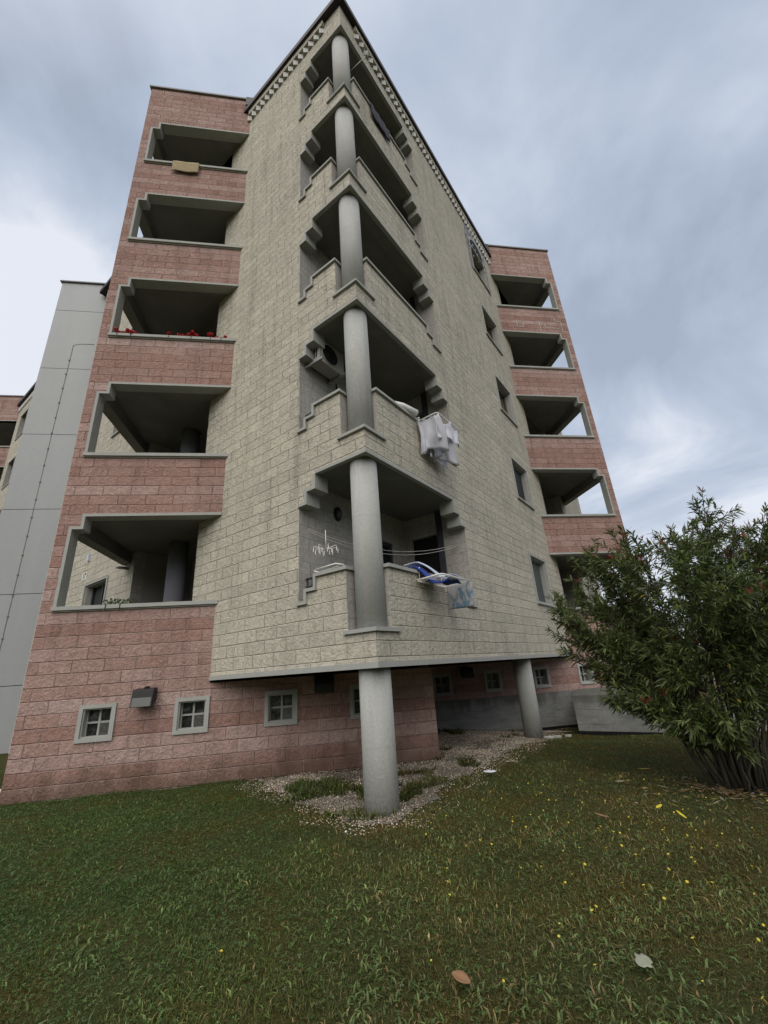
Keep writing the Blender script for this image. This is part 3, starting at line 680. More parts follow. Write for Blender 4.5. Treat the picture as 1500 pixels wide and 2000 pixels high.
mb = MB(); mb.box((-21.05, -.05, 18.282), (-17.95, .3, 18.34), 0, FPF); mb.build('coping', MAT['coping'], FB)
mb = MB(); mb.box((-20.9, 21.5, -.3), (-13, 21.7, 17)); mb.build('rear_wall', MAT['inner'], FB)

# ================================================================ GROUND
def gh(x, y):
    x = np.asarray(x, float); y = np.asarray(y, float)
    sm = lambda t: np.clip(t, 0, 1)**2*(3-2*np.clip(t, 0, 1))
    h = -.22*sm((x-2.5)/3.0)*sm((y-1.5)/3.0) - .08*sm((y-5)/1.5)*sm((x-1.3)/2) - .08*np.exp(-((x)**2+(y-.4)**2)/1.2)
    h = h + .012*np.sin(2.1*x+1.3)*np.cos(1.7*y) + .008*np.sin(4.3*x+2.2*y)
    h = np.where(y > 2.2, h, h)-.0*x
    return h - .10*sm((x-2.2)/2.5)*sm((3.5-y)/3.0)*sm((y+4)/2)
GP = [(-1.95, 2.6), (-1.62, 1.95), (-1.0, .75), (-.60, .10), (-.32, -.16), (.15, -.30), (.58, .15), (1.05, .85), (1.86, 1.55), (2.7, 2.5), (3.79, 3.55), (4.4, 4.3), (5.0, 5.2), (6.1, 6.5), (1.3, 6.5), (1.3, 2.6)]
def inpoly(x, y, P=GP):
    r = np.zeros(len(x), bool); j = len(P)-1
    for i in range(len(P)):
        xi, yi = P[i]; xj, yj = P[j]; c = ((yi > y) != (yj > y)) & (x < (xj-xi)*(y-yi)/(yj-yi+1e-12)+xi); r ^= c; j = i
    return r
def distpoly(x, y, P=GP):
    d = np.full(len(x), 9e9)
    for i in range(len(P)):
        a = np.array(P[i]); b = np.array(P[(i+1) % len(P)]); ab = b-a
        t = np.clip(((x-a[0])*ab[0]+(y-a[1])*ab[1])/(ab@ab), 0, 1); d = np.minimum(d, np.hypot(x-a[0]-t*ab[0], y-a[1]-t*ab[1]))
    return np.where(inpoly(x, y, P), -d, d)
def vnoise(x, y, s, seed=0):
    r = np.random.default_rng(seed).random((64, 64)); X, Y = x*s+31.7, y*s+17.3
    i, j = np.floor(X).astype(int), np.floor(Y).astype(int); f, g = X-i, Y-j; f = f*f*(3-2*f); g = g*g*(3-2*g)
    i0, i1, j0, j1 = i % 64, (i+1) % 64, j % 64, (j+1) % 64
    return (r[i0, j0]*(1-f)+r[i1, j0]*f)*(1-g)+(r[i0, j1]*(1-f)+r[i1, j1]*f)*g
def ground_mesh():
    xs = np.concatenate([np.array([-400, -150, -60, -30, -18]), np.arange(-12, 14.01, .12), np.array([18, 30, 60, 150, 400])])
    ys = np.concatenate([np.array([-400, -150, -60, -25, -12]), np.arange(-7, 9.01, .12), np.array([12, 20, 30, 60, 150, 400])])
    X, Y = np.meshgrid(xs, ys, indexing='ij'); Z = gh(X.ravel(), Y.ravel())
    far = (np.abs(X.ravel()) > 14) | (np.abs(Y.ravel()) > 9); Z[far] = -.1
    V = np.stack([X.ravel(), Y.ravel(), Z], 1); nx, ny = len(xs), len(ys)
    i, j = np.meshgrid(np.arange(nx-1), np.arange(ny-1), indexing='ij'); a = (i*ny+j).ravel()
    F = np.stack([a, a+ny, a+ny+1, a+1], 1)
    me = bpy.data.meshes.new('lawn'); me.from_pydata(V.tolist(), [], F.tolist()); me.polygons.foreach_set('use_smooth', [True]*len(F)); me.update()
    mt, n, b = newmat('soil_and_thatch', .95, .1)
    pos = n.new('ShaderNodeNewGeometry').outputs['Position']
    f1 = n.noise(pos, 1.1, 4, .6); f2 = n.noise(pos, 38, 5, .7); f3 = n.noise(pos, 120, 2, .6)
    c = n.ramp(f2, [(.3, (.022, .028, .009)), (.52, (.055, .064, .020)), (.72, (.105, .095, .042))])
    c = n.mix(n.mr(f1, .42, .66), c, n.vm('MULTIPLY', c, (1.35, .95, .75)))
    n.l.new(c, b.inputs['Base Color']); bump(n, b, n.m('ADD', f2, f3), .02)
    me.materials.append(mt); o = bpy.data.objects.new('lawn', me); COL.objects.link(o); tag(o, kind='structure')
ground_mesh()
# gravel bed sheet + stones
def gravel():
    xs = np.arange(-2.9, 6.4, .06); ys = np.arange(-.7, 6.5, .06); X, Y = np.meshgrid(xs, ys, indexing='ij'); x, y = X.ravel(), Y.ravel()
    dd = distpoly(x, y)+(vnoise(x, y, 5, 3)-.5)*.25; keep = (dd < -.10).reshape(X.shape)
    Z = gh(x, y)+.006; V = np.stack([x, y, Z], 1); ny = len(ys); F = []
    for i in range(len(xs)-1):
        for j in range(ny-1):
            if keep[i, j] and keep[i+1, j] and keep[i, j+1] and keep[i+1, j+1]: a = i*ny+j; F.append((a, a+ny, a+ny+1, a+1))
    me = bpy.data.meshes.new('gravel_bed'); me.from_pydata(V.tolist(), [], F); bm = bmesh.new(); bm.from_mesh(me)
    bmesh.ops.delete(bm, geom=[v for v in bm.verts if not v.link_faces], context='VERTS'); bm.to_mesh(me); bm.free()
    mt, n, b = newmat('gravel_soil', .95, .1); pos = n.new('ShaderNodeNewGeometry').outputs['Position']
    vo = n.new('ShaderNodeTexVoronoi'); n.put(vo.inputs['Vector'], pos); vo.inputs['Scale'].default_value = 70
    c = n.ramp(vo.outputs['Color'], [(.2, (.07, .058, .043)), (.6, (.16, .14, .112)), (.9, (.30, .27, .23))])
    n.l.new(c, b.inputs['Base Color']); bump(n, b, vo.outputs['Distance'], -.01)
    me.materials.append(mt); o = bpy.data.objects.new('gravel_bed', me); COL.objects.link(o); tag(o, kind='structure')
    N = 150000; x = rng.uniform(-3.0, 6.0, N); y = rng.uniform(-.9, 6.4, N)
    dd = distpoly(x, y)+(vnoise(x, y, 4, 3)-.5)*.5; pr_ = np.clip(.42-dd*1.5, 0, 1)*(.35+.9*vnoise(x, y, 3.3, 71))*np.where(y < 1.3, .62, 1.0)*np.where(vnoise(x, y, 1.8, 9) > .68, .35, 1.0)
    m = (rng.random(N) < pr_)&(y < 6.45)&~((x < 1.35)&(y > 2.56)); x, y = x[m], y[m]; N = len(x); r = rng.uniform(.0035, .0095, N)*(1+.5*(rng.random(N) > .93))
    base = np.array([(1, 0, 0), (0, 1, 0), (-1, 0, 0), (0, -1, 0), (0, 0, .8), (0, 0, -.5)], float)
    th = rng.uniform(0, 6.28, N); sx, sy = rng.uniform(.7, 1.5, N), rng.uniform(.6, 1.1, N)
    P = base[None]*np.stack([r*sx, r*sy, r], 1)[:, None, :]; P += rng.normal(0, .12, P.shape)*r[:, None, None]
    c, s = np.cos(th)[:, None], np.sin(th)[:, None]; PX = P[..., 0]*c-P[..., 1]*s+x[:, None]; PY = P[..., 0]*s+P[..., 1]*c+y[:, None]; PZ = P[..., 2]+(gh(x, y)+.010)[:, None]
    V = np.stack([PX, PY, PZ], -1).reshape(-1, 3)
    tri = np.array([(0, 1, 4), (1, 2, 4), (2, 3, 4), (3, 0, 4), (1, 0, 5), (2, 1, 5), (3, 2, 5), (0, 3, 5)]); F = (tri[None]+6*np.arange(N)[:, None, None]).reshape(-1, 3)
    g = rng.uniform(.20, .62, N)*(.75+.5*vnoise(x, y, 1.5, 44)); g = np.where(rng.random(N) < .2, g*1.5, g); col = np.stack([g*1.08, g*.97, g*.80, np.ones(N)], 1); warm = rng.random(N) < .25; col[warm, :3] *= (1.05, .82, .66)
    bulk('gravel', V, F, 3, np.repeat(col, 6, 0), MAT['stone'], 'pale grey and tan gravel spread under the overhang and around the column foot', 'gravel', 'stuff')
def bulk(name, V, F, k, col, mat, label, cat, kind, parent=None):
    me = bpy.data.meshes.new(name); nf = len(F); me.vertices.add(len(V)); me.loops.add(nf*k); me.polygons.add(nf)
    me.vertices.foreach_set('co', np.ascontiguousarray(V, dtype=np.float32).ravel()); me.loops.foreach_set('vertex_index', np.ascontiguousarray(F, dtype=np.int32).ravel())
    me.polygons.foreach_set('loop_start', np.arange(0, nf*k, k, dtype=np.int32)); me.update(calc_edges=True)
    ca = me.color_attributes.new('Col', 'FLOAT_COLOR', 'POINT'); ca.data.foreach_set('color', np.ascontiguousarray(col, dtype=np.float32).ravel())
    me.materials.append(mat); o = bpy.data.objects.new(name, me); COL.objects.link(o)
    if parent: o.parent = parent
    if label: tag(o, label, cat, kind=kind)
    return o
gravel()
# visible part of the plane, with a margin
def visible(x, y, z=0.0, mar=160):
    D = np.stack([x-CAM.x, y-CAM.y, np.full(len(x), z)-CAM.z], 1); f = D@np.array(fwd); a = D@np.array(r2); b = D@np.array(u2)
    px, py = 750+FPX*a/np.maximum(f, .01), 1000-FPX*b/np.maximum(f, .01)
    return (f > .3)&(px > -mar)&(px < 1500+mar)&(py > 600)&(py < 2000+mar)
def grass():
    pts = []
    for N, rmin, rmax, dens in ((0, 0, 3.2, 13000), (0, 3.2, 5.0, 8500), (0, 5.0, 8.0, 3300), (0, 8.0, 14.0, 1500)):
        n = int(dens*(2*rmax)**2*.5); x = rng.uniform(-rmax, rmax, n)+CAM.x; y = rng.uniform(0, rmax, n)+CAM.y
        R = np.hypot(x-CAM.x, y-CAM.y); m = (R >= rmin)&(R < rmax); x, y = x[m], y[m]; m = visible(x, y); pts.append((x[m], y[m]))
    x = np.concatenate([p[0] for p in pts]); y = np.concatenate([p[1] for p in pts])
    dd = distpoly(x, y)+(vnoise(x, y, 4, 3)-.5)*.5
    blocked = ((y > YL-.0)&(x < 1.4)&(x > -5.5))|(y > 6.4)|((x+y > 9.95)&(y > 1.6))|(np.hypot(x, y-.36) < .22)|((y > 9.8)&(x < -7.5))
    tuft = (np.hypot((x+.62)/1.3, y-1.55) < .28+.22*vnoise(x, y, 6, 4))|(np.hypot((x-.75)/1.6, y-1.2) < .20)|(np.hypot(x+.35, y-.4) < .16)|(vnoise(x, y, 2.6, 12) > .80)|((y < 1.35)&(vnoise(x, y, 4.2, 55) > .66))
    pr_ = np.where(tuft, 1.0, np.clip(.5+dd*1.6, .0, 1)); pr_ *= np.clip(.45+.9*vnoise(x, y, 2.2, 5), .3, 1.0)
    pr_ *= 1-.75*np.exp(-((x-4.1)**2+(y+.4)**2)/.9)
    m = (~blocked)&(rng.random(len(x)) < pr_); x, y, dd = x[m], y[m], dd[m]; N = len(x)
    R = np.hypot(x-CAM.x, y-CAM.y)
    patch = vnoise(x, y, .9, 1); p2 = vnoise(x, y, 3.1, 2)
    Hh = rng.gamma(3.0, .0062, N)*(.5+1.0*p2); Hh = np.clip(Hh, .008, .06); tf = tuft[m]&(dd < .05); Hh[tf] = np.clip(Hh[tf]*3.0, .035, .12); wallside = (y > YL-.16)&(x < 1.3)&(x > -5.6); Hh[wallside] *= rng.uniform(1.2, 2.6, wallside.sum()); Wd = rng.uniform(.0018, .0042, N)*(1+.10*R); Wd[tf] *= 2.6
    broad = (rng.random(N) < .012*(1+5*(vnoise(x, y, 1.7, 33) > .62))); Wd[broad] = rng.uniform(.007, .015, broad.sum()); Hh[broad] = rng.uniform(.02, .05, broad.sum())
    th = rng.uniform(0, 2*PI, N); lean = rng.uniform(.3, 1.8, N); lean[broad] = rng.uniform(.7, 1.6, broad.sum()); z = gh(x, y)-.004
    dirx, diry = np.cos(th), np.sin(th); ph = rng.uniform(0, 2*PI, N); wx, wy = -np.sin(th+.5*np.sin(ph)), np.cos(th+.5*np.sin(ph))
    V = np.empty((N, 5, 3)); t1, t2 = .5, 1.0
    o1 = Hh*lean*.32; h1 = Hh*.58; o2 = Hh*lean*1.0; h2 = Hh*(1.0-.45*np.clip(lean-.4, 0, 1.2))
    for i, (oo, hh, ww) in enumerate(((0, 0, .5), (0, 0, -.5), (o1, h1, -.42), (o1, h1, .42), (o2, h2, 0))):
        V[:, i, 0] = x+dirx*oo+wx*Wd*ww; V[:, i, 1] = y+diry*oo+wy*Wd*ww; V[:, i, 2] = z+hh
    tri = np.array([(0, 1, 2), (0, 2, 3), (3, 2, 4)]); F = (tri[None]+5*np.arange(N)[:, None, None]).reshape(-1, 3)
    green = np.array([.044, .054, .012]); olive = np.array([.062, .054, .018]); straw = np.array([.21, .155, .07]); lush = np.array([.026, .074, .014]); brt = np.array([.12, .145, .045])
    left = np.clip((-x-.3)/2.2, 0, 1)*np.clip((y+3.4)/2.0, 0, 1)
    k1 = np.clip(patch*1.3-.1+rng.normal(0, .22, N), 0, 1)[:, None]
    col = green*(1-k1)+olive*k1; col = col*(1-left[:, None]*.85)+lush*left[:, None]*.85
    st = rng.random(N) < (.08+.32*np.clip(vnoise(x, y, 1.3, 6)-.35, 0, 1)+.62*np.clip(.30-np.abs(dd), 0, .30)*3.3)*(1-.75*left); st &= ~(tf&(rng.random(N) < .85)); col[st] = straw*rng.uniform(.45, 1.1, (st.sum(), 1))
    br = (rng.random(N) < .08)&~st; col[br] = brt*rng.uniform(.7, 1.1, (br.sum(), 1)); col[broad&~st] = (np.array([.090, .122, .042])*rng.uniform(.7, 1.25, ((broad&~st).sum(), 1)))
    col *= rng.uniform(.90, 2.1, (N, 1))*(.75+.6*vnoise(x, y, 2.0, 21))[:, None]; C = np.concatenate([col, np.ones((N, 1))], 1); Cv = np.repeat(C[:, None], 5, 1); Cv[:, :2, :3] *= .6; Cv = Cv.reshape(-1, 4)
    # clover: small flat trefoils
    Nc = 150000; cx = rng.uniform(-8, 5, Nc); cy = rng.uniform(-4.6, 3.5, Nc)
    pc = np.clip((-cx-.2)/1.8, 0.12, 1)*np.clip((cy+3.7)/1.6, .2, 1)+.35*(vnoise(cx, cy, 1.1, 8) > .55); dc = distpoly(cx, cy)
    mm = (rng.random(Nc) < pc)&visible(cx, cy)&(dc > .12)&~((cy > YL-.02)&(cx > -5.5)&(cx < 1.4)); cx, cy = cx[mm], cy[mm]; Nc = len(cx)
    vs, cc = [], []
    zc = gh(cx, cy)+rng.uniform(.008, .04, Nc); rot = rng.uniform(0, 6.28, Nc); sz = rng.uniform(.004, .0095, Nc); tl = rng.uniform(-.5, .5, (Nc, 2))
    for l in range(3):
        a = rot+l*2.094
        for (rr, da) in ((0, 0), (1.0, -.55), (1.45, 0), (1.0, .55)):
            X = cx+np.cos(a+da)*sz*rr; Y = cy+np.sin(a+da)*sz*rr; vs.append(np.stack([X, Y, zc+(X-cx)*tl[:, 0]+(Y-cy)*tl[:, 1]], 1))
    VC = np.stack(vs, 1).reshape(-1, 3); tr = np.array([(0, 1, 2), (0, 2, 3), (4, 5, 6), (4, 6, 7), (8, 9, 10), (8, 10, 11)]); FC = (tr[None]+12*np.arange(Nc)[:, None, None]).reshape(-1, 3)+len(V)*5
    g = rng.uniform(.7, 1.35, (Nc, 1)); cb_ = np.array([.066, .118, .032])*g*(.7+.6*rng.random((Nc, 1))); cb_[rng.random(Nc) < .05] = (.14, .17, .09); CC = np.repeat(np.concatenate([cb_, np.ones((Nc, 1))], 1), 12, 0)
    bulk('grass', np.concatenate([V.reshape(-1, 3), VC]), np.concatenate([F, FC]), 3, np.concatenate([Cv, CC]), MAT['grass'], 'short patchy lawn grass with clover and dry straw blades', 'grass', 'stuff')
    print('blades', N, 'clover', Nc)
grass()

# ================================================================ OLEANDER
def oleander():
    bx, by = 4.20, -.45; bz = float(gh(bx, by)); OB = thing('oleander_bush', (bx, by, bz), 'tall dark green oleander with red buds and many bare lower stems, at the right edge', 'bush')
    R = random.Random(5); tips = []
    def curve(p0, p1, sag, n=7):
        p0, p1 = Vector(p0), Vector(p1); mid = (p0+p1)/2; out = []
        for i in range(n+1):
            t = i/n; p = p0.lerp(p1, t); k = math.sin(PI*t)*sag; p = p+Vector((-(p1.x-p0.x)*.25*k, -(p1.y-p0.y)*.25*k, k*.5)); 
            if 0 < i: p = p+Vector((R.uniform(-.05, .05), R.uniform(-.05, .05), R.uniform(-.03, .03)))
            out.append(p)
        return out
    sm = MB()
    ends = []
    for i in range(34):
        th = R.uniform(0, 2*PI); rr = math.sqrt(R.random()); rad = 1.75*rr
        top = 3.18-1.05*rr**2.0+R.uniform(-.25, .15); ends.append((bx+.40+math.cos(th)*rad, by+.20+math.sin(th)*rad*1.0, top))
    # long arching branches that reach toward the building
    for tx, ty, tz in ((2.98, .45, 2.05), (2.92, .50, 1.70), (3.15, .75, 2.25), (3.05, .45, 1.38), (3.25, .25, 1.10), (3.25, .1, .85), (3.4, .6, 2.45), (3.7, .2, 2.75), (3.5, -.35, .62), (3.75, -.9, .65), (3.45, .9, 1.6), (3.05, .3, 1.9), (3.8, .6, 2.85), (4.6, -.9, 1.4), (4.0, -1.05, 1.1), (3.6, -.7, 1.0), (3.9, .3, .9), (3.55, -.75, .6), (3.45, -.2, .8), (3.75, -.5, 1.4), (4.1, -.9, 1.6), (4.7, -.6, 1.0)): ends.append((tx, ty, tz))
    stems = []
    for e in ends:
        ang = math.atan2(e[1]-by, e[0]-bx); b0 = (bx+math.cos(ang)*R.uniform(.02, .28), by+math.sin(ang)*R.uniform(.02, .28), bz-.03)
        c = curve(b0, e, R.uniform(.2, .8)); stems.append(c); r0 = R.uniform(.009, .022)
        m = MB(); m.tube(c, [r0*(1-.75*t/(len(c)-1)) for t in range(len(c))], 7); m.build('stem', MAT['bark'], OB)
    shoots = []
    for c in stems:
        L = len(c)
        for _ in range(R.randint(36, 44)):
            t = R.uniform(.34, 1.0)**.85*(L-1); i = min(int(t), L-2); p = c[i].lerp(c[i+1], t-i)
            out = Vector((p.x-bx, p.y-by, 0)); out = out.normalized() if out.length > .01 else Vector((1, 0, 0))
            d = (out*R.uniform(.2, 1.0)+Vector((R.uniform(-.8, .8), R.uniform(-.8, .8), R.uniform(.1, 1.3)))).normalized(); ln = R.uniform(.18, .5)
            q1 = p+d*ln*.5; q2 = p+d*ln+Vector((0, 0, .05)); sm.tube([p, q1, q2], [.006, .0045, .003], 4, cap=False); shoots.append((p, q2, d))
    sm.build('twigs', MAT['bark'], OB, merge=False)
    # leaves
    P, D = [], []
    for p, q_, d in shoots:
        k = R.randint(26, 44)
        for i in range(k):
            t = R.uniform(.15, 1.03)**.7; P.append(p.lerp(q_, t)); a = R.uniform(0, 2*PI)
            s1 = d.cross(Vector((.3, .5, .8))).normalized(); s2_ = d.cross(s1); sp = R.uniform(.35, 1.0)*(1.15-.5*t)
            v = (d*R.uniform(.5, 1.0)+(s1*math.cos(a)+s2_*math.sin(a))*sp*1.3); v.z -= R.uniform(0, .25); D.append(v.normalized())
    P = np.array(P); D = np.array(D); N = len(P); Ln = rng.uniform(.06, .135, N)*(.75+.5*rng.random(N)); Wd = Ln*rng.uniform(.13, .19, N)
    upv = rng.normal(0, .6, (N, 3))+np.array([0, 0, 1.0]); side = np.cross(D, upv); side /= np.linalg.norm(side, axis=1)[:, None]+1e-9; nrm = np.cross(side, D)
    dr = rng.uniform(.0, .35, N)
    ks = [(0, 0, 0), (.3, .5, .02), (.3, -.5, .02), (.68, .42, 0), (.68, -.42, 0), (1, 0, 0)]
    V = np.empty((N, 6, 3))
    for i, (t, s, u_) in enumerate(ks):
        V[:, i] = P+D*(Ln*t)[:, None]+side*(Wd*s)[:, None]; V[:, i, 2] -= dr*Ln*t*t
    V -= np.array([bx, by, bz])
    tri = np.array([(0, 1, 2), (1, 3, 4), (1, 4, 2), (3, 5, 4)]); F = (tri[None]+6*np.arange(N)[:, None, None]).reshape(-1, 3)
    g = rng.uniform(.55, 1.35, (N, 1)); base = np.array([.082, .108, .036])*g; newer = rng.random(N) < .28; base[newer] = np.array([.14, .175, .055])*g[newer]; dry = rng.random(N) < .02; base[dry] = (.10, .06, .03)
    yl_ = rng.random(N) < .006; base[yl_] = (.36, .27, .04); C = np.repeat(np.concatenate([base, np.ones((N, 1))], 1), 6, 0)
    o = bulk('foliage', V.reshape(-1, 3), F, 3, C, MAT['leaf'], None, None, None, OB)
    # red bud clusters at the tips
    m = MB(); n_b = 0
    for p, q_, d in shoots:
        if (q_.z > 2.6 and R.random() < .22) or R.random() < .012:
            for _ in range(R.randint(5, 9)):
                e = q_+Vector((R.uniform(-.05, .05), R.uniform(-.05, .05), R.uniform(0, .09))); m.tube([q_, e, e+(e-q_)*.35], [.002, .004, .0015], 4, cap=False)
    bm_, nn, bb = newmat('red_bud', .6, .3); bb.inputs['Base Color'].default_value = (.17, .022, .022, 1); m.build('bud_cluster', bm_, OB, merge=False)
    print('leaves', N, 'shoots', len(shoots))
oleander()

# ================================================================ SMALL THINGS
def at(fr, a, d, z): return Vector(fr(a, d, z))
# floodlights
def floodlight(x, y, z, label, dirm=-1):
    t = thing('floodlight', (x, y, z), label, 'lamp', 'black floodlights on the cellar wall')
    m = MB(); w_, h_, d_ = .165, .15, .18
    P = [(x-w_, y-.02, z+h_*.9), (x+w_, y-.02, z+h_*.9), (x+w_, y-d_, z+h_*.75), (x-w_, y-d_, z+h_*.75), (x-w_, y-.02, z-h_*.3), (x+w_, y-.02, z-h_*.3), (x+w_, y-d_-.05, z-h_), (x-w_, y-d_-.05, z-h_)]
    for f in ((0, 1, 2, 3), (4, 7, 6, 5), (0, 4, 5, 1), (1, 5, 6, 2), (2, 6, 7, 3), (3, 7, 4, 0)): m.face([P[i] for i in f])
    m.build('housing', MAT['black'], t, bevel=.012)
    m = MB(); e = .025
    A, B_, C_, D_ = [Vector(P[i]) for i in (3, 2, 6, 7)]; nn = Vector((0, -1, -.15)).normalized()*.006
    cc = (A+B_+C_+D_)/4; low = [A.lerp(D_, .42), B_.lerp(C_, .42), C_, D_]; c2 = sum(low, Vector())/4
    m.face([p.lerp(c2, .13)+nn for p in low]); m.build('lens', MAT['lampglass'], t, merge=False)
    m = MB(); m.box((x-.03, y-.03, z-.02), (x+.03, y-.001, z+.16)); m.box((x-.02, y-.10, z+.12), (x+.02, y-.02, z+.15)); m.build('bracket', MAT['black'], t)
floodlight(-3.56, YL, 1.36, 'black floodlight between the two left cellar windows, out in the open')
floodlight(-.64, YL, 1.36, 'black floodlight under the overhang just left of the round ground column')
floodlight(3.28, YR, 1.30, 'black floodlight deep in the dark recess right of the round ground column')
# oval bulkhead lamps
def bulkhead(fr, a, d, z, label):
    c = at(fr, a, d, z); t = thing('bulkhead_lamp', c, label, 'lamp', 'oval bulkhead lamps in the balconies')
    def ring(r1, r2_, dd): return [Vector(fr(a+r1*math.cos(u), d-dd, z+r2_*math.sin(u))) for u in np.linspace(0, 2*PI, 20, endpoint=False)]
    for nm, rs, mt in (('casing', [(.085, .135, .002), (.085, .135, .04), (.065, .11, .055)], 'black'), ('glass', [(.06, .10, .056), (.045, .08, .085), (.01, .02, .095)], 'lampglass')):
        m = MB(); R_ = [ring(*r) for r in rs]
        for i in range(len(R_)-1):
            for k in range(20): m.face([R_[i][k], R_[i][(k+1) % 20], R_[i+1][(k+1) % 20], R_[i+1][k]], smooth=True)
        m.face(R_[-1]); m.build(nm, MAT[mt], t)
bulkhead(lambda a, d, z: FR(a, LJ+d, z), .92, 0, 4.21, 'black oval wall lamp inside the lowest corner balcony, left of the column')
bulkhead(lambda a, d, z: FR(a, 1.45+d, z), 12.0, -.0, 6.85, 'black oval wall lamp in the second balcony of the right pink wing')
# air conditioner on the second-storey balcony wall (u = along right face direction, wall at v = LJ)
def aircon():
    fr = lambda a, d, z: FR(a, LJ+d, z)
    c = at(fr, .65, 0, 6.95); t = thing('air_conditioner', c, 'ivory air conditioner outdoor unit on brackets in the second corner balcony', 'air conditioner')
    a0, a1, z0, z1, d0, d1 = .16, .86, 7.02, 7.56, -.36, -.08
    m = MB(); m.box((a0, d0, z0), (a1, d1, z1), 0, fr); m.build('casing', MAT['acwhite'], t, bevel=.015)
    m = MB(); ca, cz_ = .45, 7.29
    pr1 = [(ca+.225*math.cos(u), cz_+.225*math.sin(u)) for u in np.linspace(0, 2*PI, 33)]
    m.tube([fr(x, d0-.008, z) for x, z in pr1], .012, 6, cap=False); m.build('fan_ring', MAT['acwhite'], t)
    m = MB(); m.face([fr(ca+.215*math.cos(u), d0-.004, cz_+.215*math.sin(u)) for u in np.linspace(0, 2*PI, 32, endpoint=False)]); m.build('fan_opening', MAT['black'], t, merge=False)
    m = MB()
    for r_ in (.05, .09, .13, .17): m.tube([fr(ca+r_*math.cos(u), d0-.010, cz_+r_*math.sin(u)) for u in np.linspace(0, 2*PI, 25)], .003, 4, cap=False)
    m.build('fan_grille', MAT['iron'], t)
    m = MB()
    for i in range(4): m.box((a0-.006, d0+.06+i*.055, z0+.08), (a0-.001, d0+.085+i*.055, z1-.08), 0, fr)
    m.build('side_vent', MAT['black'], t)
    for a in (a0-.03, a1-.12):
        m = MB(); m.box((a, -.46, z0-.05), (a+.035, -.005, z0-.012), 0, fr); m.box((a, -.035, z0-.012), (a+.035, -.004, z0+.25), 0, fr); m.build('bracket', MAT['steel'], t)
    m = MB(); m.tube([fr(.92, -.08, z0+.02), fr(.95, -.06, z0-.15), fr(1.0, -.03, z0-.45), fr(1.1, -.03, z0-.6)], .018, 8); m.build('hose', MAT['black'], t)
aircon()
# drying racks on the parapet
def rack(a0, a1, z, label, out=.50):
    c = at(FR, (a0+a1)/2, 0, z); t = thing('drying_rack', c, label, 'drying rack')
    def P(a, o_, dz=0): return FR(a, -o_, z+dz+.05*o_)
    rr = .04; outline = [P(a0+rr, .03), P(a1-rr, .03), P(a1, .03+rr), P(a1, out-rr), P(a1-rr, out), P(a0+rr, out), P(a0, out-rr), P(a0, .03+rr), P(a0+rr, .03)]
    m = MB(); m.tube(outline, .012, 8); m.build('frame', MAT['whiteplastic'], t)
    for i in range(9):
        o_ = .08+i*(out-.12)/8; m = MB(); m.tube([P(a0, o_), P(a1, o_)], .0035, 5); m.build('rod', MAT['whiteplastic'], t)
    for a in (a0+.12, a1-.12):
        m = MB(); m.tube([P(a, .03), FR(a, -.05, 2.97+(0 if z < 4 else 3)), FR(a, .12, 2.97+(0 if z < 4 else 3)), FR(a, .14, 2.90+(0 if z < 4 else 3))], .008, 6); m.build('hook', MAT['whiteplastic'], t)
rack(1.02, 1.95, 2.75, 'white drying rack hooked over the lowest corner balcony parapet, with a patterned towel')
rack(1.55, 2.45, 5.80, 'white drying rack full of white washing, hooked over the second balcony parapet')
# folded rack behind the left parapet
t = thing('folded_rack', at(FL, .9, .1, 2.93), 'white folded drying rack lying on top of the left corner parapet', 'drying rack')
m = MB(); m.tube([FL(1.08, -.02, 2.96), FL(1.12, .02, 2.99), FL(.72, .06, 3.02), FL(.64, .12, 3.0), FL(.66, .3, 2.96), FL(1.05, .3, 2.94), FL(1.08, -.02, 2.96)], .011, 8); m.build('frame', MAT['whiteplastic'], t)
m = MB()
for s in np.linspace(.05, .25, 4): m.tube([FL(1.06, s, 2.95), FL(.68, s+.03, 2.98)], .004, 5)
m.build('rods', MAT['whiteplastic'], t)
# cloths
def sheet(name, f, nu, nv, mat, label, cat, group=None, thick=.004):
    me = bpy.data.meshes.new(name); c = Vector(f(.5, 0)); V = []; F = []
    for i in range(nu+1):
        for j in range(nv+1): V.append(Vector(f(i/nu, j/nv))-c)
    for i in range(nu):
        for j in range(nv): a = i*(nv+1)+j; F.append((a, a+nv+1, a+nv+2, a+1))
    me.from_pydata(V, [], F); me.polygons.foreach_set('use_smooth', [True]*len(F)); me.materials.append(mat); o = bpy.data.objects.new(name, me); COL.objects.link(o); o.location = c
    sd_ = o.modifiers.new('solid', 'SOLIDIFY'); sd_.thickness = thick
    tag(o, label, cat, group); return o
def tow(u, v): # hangs over the right end bar of the rack
    o_ = .06+.46*u; z = 2.765-.40*v; sw = .015*math.sin(u*9+v*2)*v; return FR(1.955+sw+.0*v, -o_, z)
sheet('towel', tow, 14, 10, MAT['towel'], 'grey towel with blue-green pattern hanging from the end of the lower drying rack', 'towel', thick=.012)
def drap(u, v):
    a = 1.00+.50*v+.25*u; o_ = -.12+.56*u; zb = 2.95 if o_ < .02 else 2.95-.22*min(1, (o_-.02)/.22)
    return FR(a, -o_, zb+.035*math.sin(u*6+v*3)*(.4+u)+.04*math.sin(v*PI*1.3))
sheet('blue_cloth', drap, 26, 14, MAT['blue_cloth'], 'deep blue cloth crumpled on the lower drying rack', 'cloth', thick=.01)
def drap2(u, v):
    a = .92+.20*v+.42*math.sin(u*PI*.5); o_ = -.10+.40*u; zb = 3.0 if o_ < .02 else 3.0-.20*min(1, (o_-.02)/.24)
    return FR(a, -o_, zb+.075*math.sin(u*PI)+.015*math.sin(v*5))
